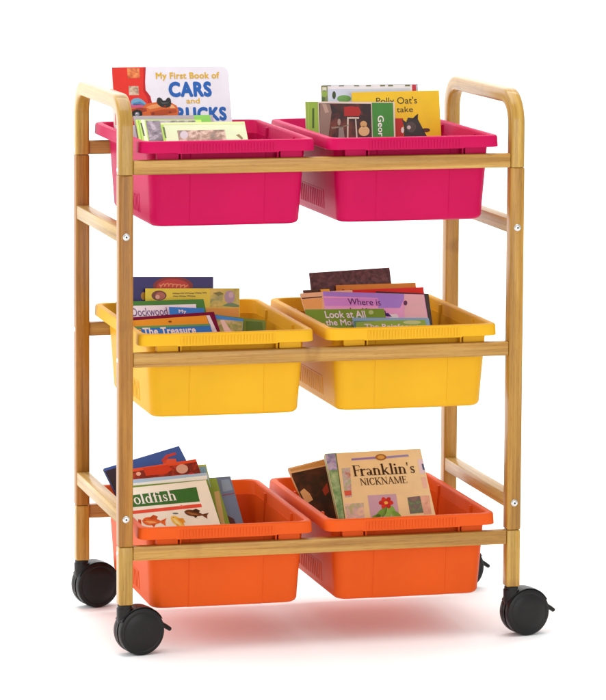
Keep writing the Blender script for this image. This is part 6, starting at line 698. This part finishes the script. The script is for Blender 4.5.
{"o":[0.4015,0.07636,-0.00398],"X":[0.99989,0.0096,0.01104],"Y":[-0.0,0.75471,-0.65606],"Z":[-0.01463,0.65599,0.75463],"w":0.16524,"h":0.25058,"th":0.01,"cover":"f2cc9c","label":"tan storybook with dark serif title and green patterned spine in right orange tub","group":None,"rad":0,"back":"d8b074","spine":"8aa070","f":[["p","spine_band","photo:7f9f72,a8c090,5f8a58,55",1.5,[[0.0004,0.0004],[0.01837,0.0004],[0.01054,0.12708],[0.0004,0.12644]]],["p","spine_band","photo:9a8ab8,c0b4d0,6f7aa0,55",2,[[0.0004,0.01169],[0.00087,0.00178],[0.01719,0.00178],[0.01569,0.03245],[0.0004,0.03243]]],["p","cover_panel","5f7048",2,[[0.01775,0.00066],[0.01948,0.00057],[0.01138,0.12713],[0.00954,0.12701]]],["p","cover_panel","8f78b4",2,[[0.04359,0.0122],[0.08602,0.01123],[0.0852,0.01543],[0.04286,0.01601]]],["p","cover_panel","8f88b8",2,[[0.10326,0.01147],[0.14161,0.01025],[0.1426,0.01398],[0.10243,0.01567]]],["p","cover_panel","9a6434",3,[[0.10357,0.01342],[0.10284,0.01512],[0.10139,0.01663],[0.09935,0.01784],[0.09688,0.01864],[0.09417,0.01898],[0.09145,0.01882],[0.08893,0.01818],[0.08683,0.0171],[0.08531,0.01568],[0.08448,0.01404],[0.08443,0.01229],[0.08516,0.0106],[0.0866,0.00908],[0.08864,0.00787],[0.09111,0.00707],[0.09382,0.00673],[0.09655,0.00689],[0.09907,0.00753],[0.10117,0.00861],[0.1027,0.01003],[0.10352,0.01168]]],["p","cover_panel","d0a050",4,[[0.10015,0.01322],[0.09971,0.01417],[0.0988,0.01502],[0.09751,0.01569],[0.09594,0.01613],[0.0942,0.01631],[0.09245,0.01621],[0.09083,0.01583],[0.08946,0.01522],[0.08846,0.01441],[0.08791,0.01348],[0.08785,0.0125],[0.08829,0.01154],[0.08919,0.0107],[0.09048,0.01002],[0.09206,0.00958],[0.09379,0.00941],[0.09554,0.00951],[0.09717,0.00988],[0.09854,0.0105],[0.09954,0.01131],[0.10009,0.01224]]],["t","title","38231c",4,"Franklin's","serif",0,0,[0.04118,0.02571,0.14694,0.04645]],["t","title","4a3226",4,"NICKNAME","serif",0,0,[0.04972,0.05095,0.12963,0.06459]],["p","cover_picture","photo:c8b0c8,b06a5a,9ab07a,50",2,[[0.02301,0.03001],[0.0377,0.02954],[0.03053,0.08485],[0.01854,0.08506]]],["p","cover_picture","cf5a48",3,[[0.01918,0.07275],[0.03122,0.07234],[0.0304,0.08199],[0.01908,0.08225]]],["p","cover_picture","photo:c8a8b8,8fa86a,e0c0a0,50",2,[[0.01538,0.09718],[0.04779,0.0973],[0.04332,0.12914],[0.0139,0.12729]]],["p","cover_picture","c0a0b4",2,[[0.05724,0.08383],[0.10615,0.08379],[0.10319,0.13292],[0.05427,0.12983]]],["p","cover_picture","6f9a3c",3.3,[[0.07984,0.11142],[0.08026,0.11246],[0.08018,0.11391],[0.0796,0.11569],[0.07856,0.1177],[0.07711,0.11982],[0.07535,0.12192],[0.07337,0.12389],[0.0713,0.12561],[0.06924,0.12698],[0.06732,0.12792],[0.06566,0.12838],[0.06434,0.12832],[0.06345,0.12776],[0.06303,0.12673],[0.06311,0.12528],[0.06368,0.12351],[0.06472,0.1215],[0.06616,0.11939],[0.06792,0.11728],[0.06989,0.11531],[0.07197,0.11359],[0.07403,0.11221],[0.07595,0.11127],[0.07762,0.11081],[0.07894,0.11086]]],["p","cover_picture","5f8a34",3.0,[[0.08466,0.10285],[0.08546,0.10355],[0.08592,0.10488],[0.08601,0.10677],[0.08572,0.1091],[0.08506,0.11175],[0.08408,0.11454],[0.08284,0.11733],[0.0814,0.11994],[0.07985,0.12223],[0.07828,0.12407],[0.07679,0.12535],[0.07545,0.12599],[0.07434,0.12596],[0.07354,0.12526],[0.07308,0.12394],[0.07299,0.12205],[0.07328,0.11973],[0.07393,0.11709],[0.0749,0.1143],[0.07615,0.11152],[0.07758,0.1089],[0.07913,0.1066],[0.08071,0.10475],[0.08221,0.10347],[0.08355,0.10282]]],["p","cover_picture","7fae48",3.3,[[0.09285,0.10558],[0.09396,0.10558],[0.09509,0.10626],[0.09618,0.10758],[0.09717,0.10946],[0.09799,0.11179],[0.09859,0.11444],[0.09895,0.11725],[0.09904,0.12006],[0.09886,0.1227],[0.09841,0.12503],[0.09773,0.1269],[0.09685,0.12821],[0.09583,0.12888],[0.09472,0.12888],[0.09358,0.1282],[0.0925,0.12688],[0.09151,0.12501],[0.0907,0.12268],[0.09009,0.12004],[0.08973,0.11723],[0.08964,0.11442],[0.08982,0.11178],[0.09026,0.10945],[0.09094,0.10757],[0.09182,0.10625]]],["p","cover_picture","6f9a3c",3.3,[[0.09365,0.11558],[0.09462,0.11502],[0.09591,0.11494],[0.09743,0.11534],[0.0991,0.11621],[0.10082,0.11748],[0.10249,0.1191],[0.10402,0.12095],[0.10531,0.12294],[0.1063,0.12495],[0.10691,0.12686],[0.10713,0.12856],[0.10692,0.12995],[0.10632,0.13096],[0.10535,0.13151],[0.10406,0.13159],[0.10254,0.13119],[0.10087,0.13032],[0.09915,0.12905],[0.09748,0.12744],[0.09595,0.12559],[0.09466,0.1236],[0.09368,0.12159],[0.09306,0.11968],[0.09284,0.11798],[0.09304,0.11658]]],["p","cover_picture","88b452",3.0,[[0.08737,0.10923],[0.0885,0.10969],[0.08943,0.11088],[0.09008,0.11274],[0.09042,0.11515],[0.09043,0.11798],[0.09012,0.12106],[0.08949,0.12421],[0.0886,0.12724],[0.08747,0.13],[0.0862,0.1323],[0.08484,0.13402],[0.08348,0.13506],[0.08219,0.13536],[0.08106,0.13491],[0.08014,0.13372],[0.07948,0.13187],[0.07914,0.12947],[0.07912,0.12665],[0.07943,0.12357],[0.08006,0.12043],[0.08095,0.11738],[0.08207,0.11463],[0.08335,0.11232],[0.08471,0.11059],[0.08608,0.10954]]],["p","cover_picture","5f8a34",3.3,[[0.07234,0.12208],[0.0722,0.12302],[0.07157,0.12405],[0.0705,0.12513],[0.06903,0.12619],[0.06725,0.12716],[0.06528,0.128],[0.06322,0.12865],[0.06119,0.12907],[0.05932,0.12924],[0.0577,0.12916],[0.05644,0.12882],[0.0556,0.12824],[0.05524,0.12746],[0.05538,0.12653],[0.056,0.12549],[0.05708,0.12442],[0.05855,0.12336],[0.06032,0.12238],[0.06229,0.12155],[0.06435,0.1209],[0.06638,0.12048],[0.06826,0.1203],[0.06988,0.12039],[0.07114,0.12073],[0.07198,0.1213]]],["p","cover_picture","cc2f2a",4.0,[[0.09837,0.10043],[0.098,0.10145],[0.09735,0.1024],[0.09644,0.10321],[0.09532,0.10383],[0.09407,0.10425],[0.09275,0.10442],[0.09144,0.10433],[0.09023,0.10401],[0.08916,0.10345],[0.08832,0.1027],[0.08775,0.1018],[0.08748,0.1008],[0.08753,0.09976],[0.08789,0.09874],[0.08854,0.09779],[0.08946,0.09698],[0.09057,0.09635],[0.09182,0.09594],[0.09314,0.09577],[0.09445,0.09585],[0.09567,0.09618],[0.09673,0.09673],[0.09757,0.09748],[0.09815,0.09839],[0.09842,0.09939]]],["p","cover_picture","b8241f",4.1,[[0.09007,0.11026],[0.08912,0.11057],[0.08812,0.11055],[0.08713,0.1102],[0.08622,0.10955],[0.08544,0.10862],[0.08483,0.10748],[0.08442,0.10619],[0.08425,0.10482],[0.08431,0.10346],[0.08462,0.10218],[0.08514,0.10106],[0.08585,0.10017],[0.08671,0.09954],[0.08767,0.09923],[0.08867,0.09925],[0.08966,0.0996],[0.09057,0.10026],[0.09135,0.10119],[0.09196,0.10233],[0.09237,0.10362],[0.09254,0.10499],[0.09247,0.10635],[0.09217,0.10763],[0.09165,0.10875],[0.09093,0.10964]]],["p","cover_picture","cc2f2a",4.2,[[0.07756,0.10949],[0.07696,0.10877],[0.07662,0.10781],[0.07654,0.10666],[0.07675,0.10537],[0.07721,0.10404],[0.07791,0.10273],[0.07881,0.10151],[0.07986,0.10047],[0.08098,0.09967],[0.08213,0.09914],[0.08322,0.09892],[0.08421,0.09902],[0.08502,0.09944],[0.08562,0.10015],[0.08596,0.10112],[0.08604,0.10227],[0.08583,0.10356],[0.08536,0.1049],[0.08466,0.10621],[0.08376,0.10742],[0.08272,0.10846],[0.08159,0.10926],[0.08045,0.10979],[0.07935,0.11001],[0.07837,0.10991]]],["p","cover_picture","b8241f",4.3,[[0.07331,0.09888],[0.07367,0.09786],[0.07432,0.09692],[0.07523,0.09611],[0.07634,0.09548],[0.0776,0.09507],[0.07891,0.09489],[0.08022,0.09498],[0.08144,0.0953],[0.0825,0.09586],[0.08334,0.09661],[0.08391,0.09751],[0.08419,0.09851],[0.08414,0.09955],[0.08378,0.10058],[0.08312,0.10152],[0.08221,0.10233],[0.0811,0.10296],[0.07985,0.10337],[0.07853,0.10354],[0.07723,0.10346],[0.07601,0.10313],[0.07495,0.10257],[0.07411,0.10182],[0.07354,0.10092],[0.07326,0.09992]]],["p","cover_picture","cc2f2a",4.4,[[0.08158,0.08903],[0.08254,0.08872],[0.08354,0.08874],[0.08453,0.08908],[0.08544,0.08974],[0.08622,0.09067],[0.08684,0.09182],[0.08724,0.09311],[0.08742,0.09448],[0.08735,0.09584],[0.08705,0.09712],[0.08652,0.09825],[0.08581,0.09914],[0.08495,0.09977],[0.08399,0.10008],[0.08299,0.10006],[0.08201,0.09971],[0.0811,0.09905],[0.08031,0.09813],[0.0797,0.09698],[0.07929,0.09569],[0.07912,0.09432],[0.07918,0.09295],[0.07949,0.09167],[0.08001,0.09055],[0.08072,0.08965]]],["p","cover_picture","b8241f",4.5,[[0.09412,0.0898],[0.09472,0.09051],[0.09507,0.09147],[0.09514,0.09263],[0.09493,0.09392],[0.09446,0.09526],[0.09376,0.09658],[0.09286,0.09779],[0.09181,0.09883],[0.09068,0.09964],[0.08954,0.10017],[0.08844,0.10039],[0.08746,0.10029],[0.08664,0.09987],[0.08605,0.09915],[0.0857,0.09819],[0.08563,0.09703],[0.08583,0.09575],[0.0863,0.09441],[0.087,0.09309],[0.08791,0.09188],[0.08895,0.09083],[0.09008,0.09002],[0.09123,0.08949],[0.09233,0.08927],[0.09331,0.08938]]],["p","cover_picture","e8b048",5,[[0.08922,0.09986],[0.08899,0.10053],[0.08857,0.10115],[0.088,0.10168],[0.0873,0.10209],[0.08651,0.10236],[0.08569,0.10247],[0.08487,0.10242],[0.08411,0.10221],[0.08345,0.10185],[0.08293,0.10136],[0.08258,0.10078],[0.08241,0.10012],[0.08245,0.09944],[0.08268,0.09878],[0.08309,0.09816],[0.08367,0.09763],[0.08437,0.09722],[0.08515,0.09695],[0.08598,0.09684],[0.08679,0.09689],[0.08755,0.0971],[0.08821,0.09746],[0.08874,0.09795],[0.08909,0.09853],[0.08925,0.09918]]],["p","cover_picture","photo:5a5a5a,8a5a6a,6f8a5a,55",2,[[0.12399,0.09174],[0.1462,0.09006],[0.14563,0.12234],[0.12237,0.12278]]],["p","cover_picture","photo:d8a890,e8b8a0,c89078,45",2,[[0.14705,0.09011],[0.16176,0.08987],[0.15883,0.12507],[0.14591,0.1252]]],["p","cover_picture","d9c6d2",2,[[0.15597,0.02077],[0.16484,0.02052],[0.16484,0.02126],[0.16342,0.04801],[0.15467,0.04845]]],["p","cover_picture","4a5a8a",3,[[0.16112,0.02957],[0.16445,0.02938],[0.16444,0.04134],[0.16094,0.04151]]],["p","cover_picture","e0b4a4",2,[[0.15503,0.0552],[0.16309,0.05472],[0.16223,0.07576],[0.1547,0.07626]]]],"tub":"orange","name":"storybook"}]


def clip_poly(poly, w, h, m=0.0004):
    for ax, val, sg in ((0, m, 1), (0, w - m, -1), (1, m, 1), (1, h - m, -1)):
        out = []
        for i in range(len(poly)):
            a, b = poly[i - 1], poly[i]
            ia, ib = (a[ax] - val) * sg >= 0, (b[ax] - val) * sg >= 0
            if ia != ib:
                t = (val - a[ax]) / (b[ax] - a[ax])
                out.append((a[0] + t * (b[0] - a[0]), a[1] + t * (b[1] - a[1])))
            if ib: out.append(b)
        poly = out
        if len(poly) < 3: return []
    return poly

LSTEP = 0.00012
def slab(bm, poly, y, th=0.00009):
    """thin printed patch on the cover, standing proud of it by its layer"""
    try:
        f = bm.faces.new([bm.verts.new((u, y, v)) for u, v in poly])
    except ValueError:
        return

def rounded(w, h, r, y, n=6):
    pts = []
    for cx_, cz_, a0 in ((w - r, h - r, 0), (r, h - r, 90), (r, r, 180), (w - r, r, 270)):
        for i in range(n + 1):
            a = math.radians(a0 + 90 * i / n)
            pts.append((cx_ + r * math.cos(a), y, cz_ + r * math.sin(a)))
    return pts

def make_book(d):
    w, h, th = d['w'], d['h'], d['th']
    root = empty(d['name'])
    X, Y, Z = Vector(d['X']), Vector(d['Y']), Vector(d['Z'])
    root.matrix_world = Matrix(((X.x, Y.x, Z.x, d['o'][0]), (X.y, Y.y, Z.y, d['o'][1]), (X.z, Y.z, Z.z, d['o'][2]), (0, 0, 0, 1)))
    tag(root, d['label'], 'book', 'picture books in the tubs')
    ct = 0.0014 if th >= 0.008 else 0.0005
    shade_lift = {'pink': 1.0, 'yellow': 1.25, 'orange': 1.15}[d['tub']]      # cover colours painted brighter in the shaded lower tubs, to offset the shade
    mats = [ink(d['cover'], shade_lift), ink(d['back'], shade_lift), ink(d['spine'], shade_lift)]
    bm = bmesh.new()
    if d['rad']:
        r = d['rad']
        for y0, y1, mi in ((0, ct, 0), (th - ct, th, 1)):
            loft(bm, [rounded(w, h, r, y0), rounded(w, h, r, y1)], mat=mi)
    else:
        add_box(bm, 0, w, 0, ct, 0, h, 0.00015, 1, 0)
        add_box(bm, 0, w, th - ct, th, 0, h, 0.00015, 1, 1)
        add_box(bm, 0.0, ct, ct + 0.00002, th - ct - 0.00002, 0.0002, h - 0.0002, 0, 1, 2)
    cover = obj('cover', bm, mats, root)
    bm = bmesh.new()
    ins = 0.0022 if th >= 0.008 else 0.0006
    if d['rad']:
        loft(bm, [rounded(w - 0.0004, h - 0.0004, d['rad'], ct + 0.00003), rounded(w - 0.0004, h - 0.0004, d['rad'], th - ct - 0.00003)])
    else:
        np_ = 5 if th > 0.005 else 3      # the pages as a few sheaves, edges not quite level
        t0, t1 = ct + 0.00003, th - ct - 0.00003
        for i in range(np_):
            a = t0 + (t1 - t0) * i / np_; b = t0 + (t1 - t0) * (i + 0.86) / np_
            e = random.uniform(0, 0.0005)
            add_box(bm, ct + 0.0003, w - ins - e, a, b, ins, h - ins - e)
    obj('page_block', bm, M['paper'], root)
    # printed pieces grouped by name and ink
    groups = {}
    for n_, f in enumerate(d['f']):
        if f[0] == 'p':
            _, name, m, layer, poly = f
            groups.setdefault((name, m, layer), []).append([(u, h - v) for u, v in poly])
        else:
            _, name, m, layer, text, font, bold, vert, (u0, v0, u1, v1) = f
            tris = serif_polys(text) if font == 'serif' else font_tris(text, bold if font != 'thin' else max(bold - 0.004, 0.0))
            if vert: tris = [[(y, -x) for x, y in t] for t in tris]
            if font == 'serif':      # cap height box; measured above the baseline
                xs = [x for t in tris for x, y in t]; x0, x1 = min(xs), max(xs); y0, y1 = 0.0, 1.0
            else:
                xs = [x for t in tris for x, y in t]; ys = [y for t in tris for x, y in t]
                x0, x1 = min(xs), max(xs); y0, y1 = min(ys), max(ys)
                if not vert:
                    y0 = 0.0; y1 = 0.70
            g = []
            for t in tris:
                q = [(u0 + (x - x0) / (x1 - x0) * (u1 - u0), h - (v1 + (y - y0) / (y1 - y0) * (v0 - v1))) for x, y in t]
                q = clip_poly(q, w, h)
                if q: g.append(q)
            groups[('title', m, layer + n_ * 1e-4)] = g
    for (name, m, layer), polys in groups.items():
        bm = bmesh.new()
        y = -LSTEP * layer
        for i, p in enumerate(polys):
            slab(bm, p, y - (i % 7) * 0.000006 if name != 'title' else y - LSTEP * 0.6 * i / len(polys))
        if not bm.faces:
            bm.free(); continue
        for f in bm.faces:
            f.normal_update()
            if f.normal.y > 0: f.normal_flip()
        me = bpy.data.meshes.new(name); bm.to_mesh(me); bm.free()
        me.materials.append(ink(m, shade_lift))
        o = bpy.data.objects.new(name, me); COL.objects.link(o); o.parent = cover
    return root
for d in BOOKS:
    make_book(d)
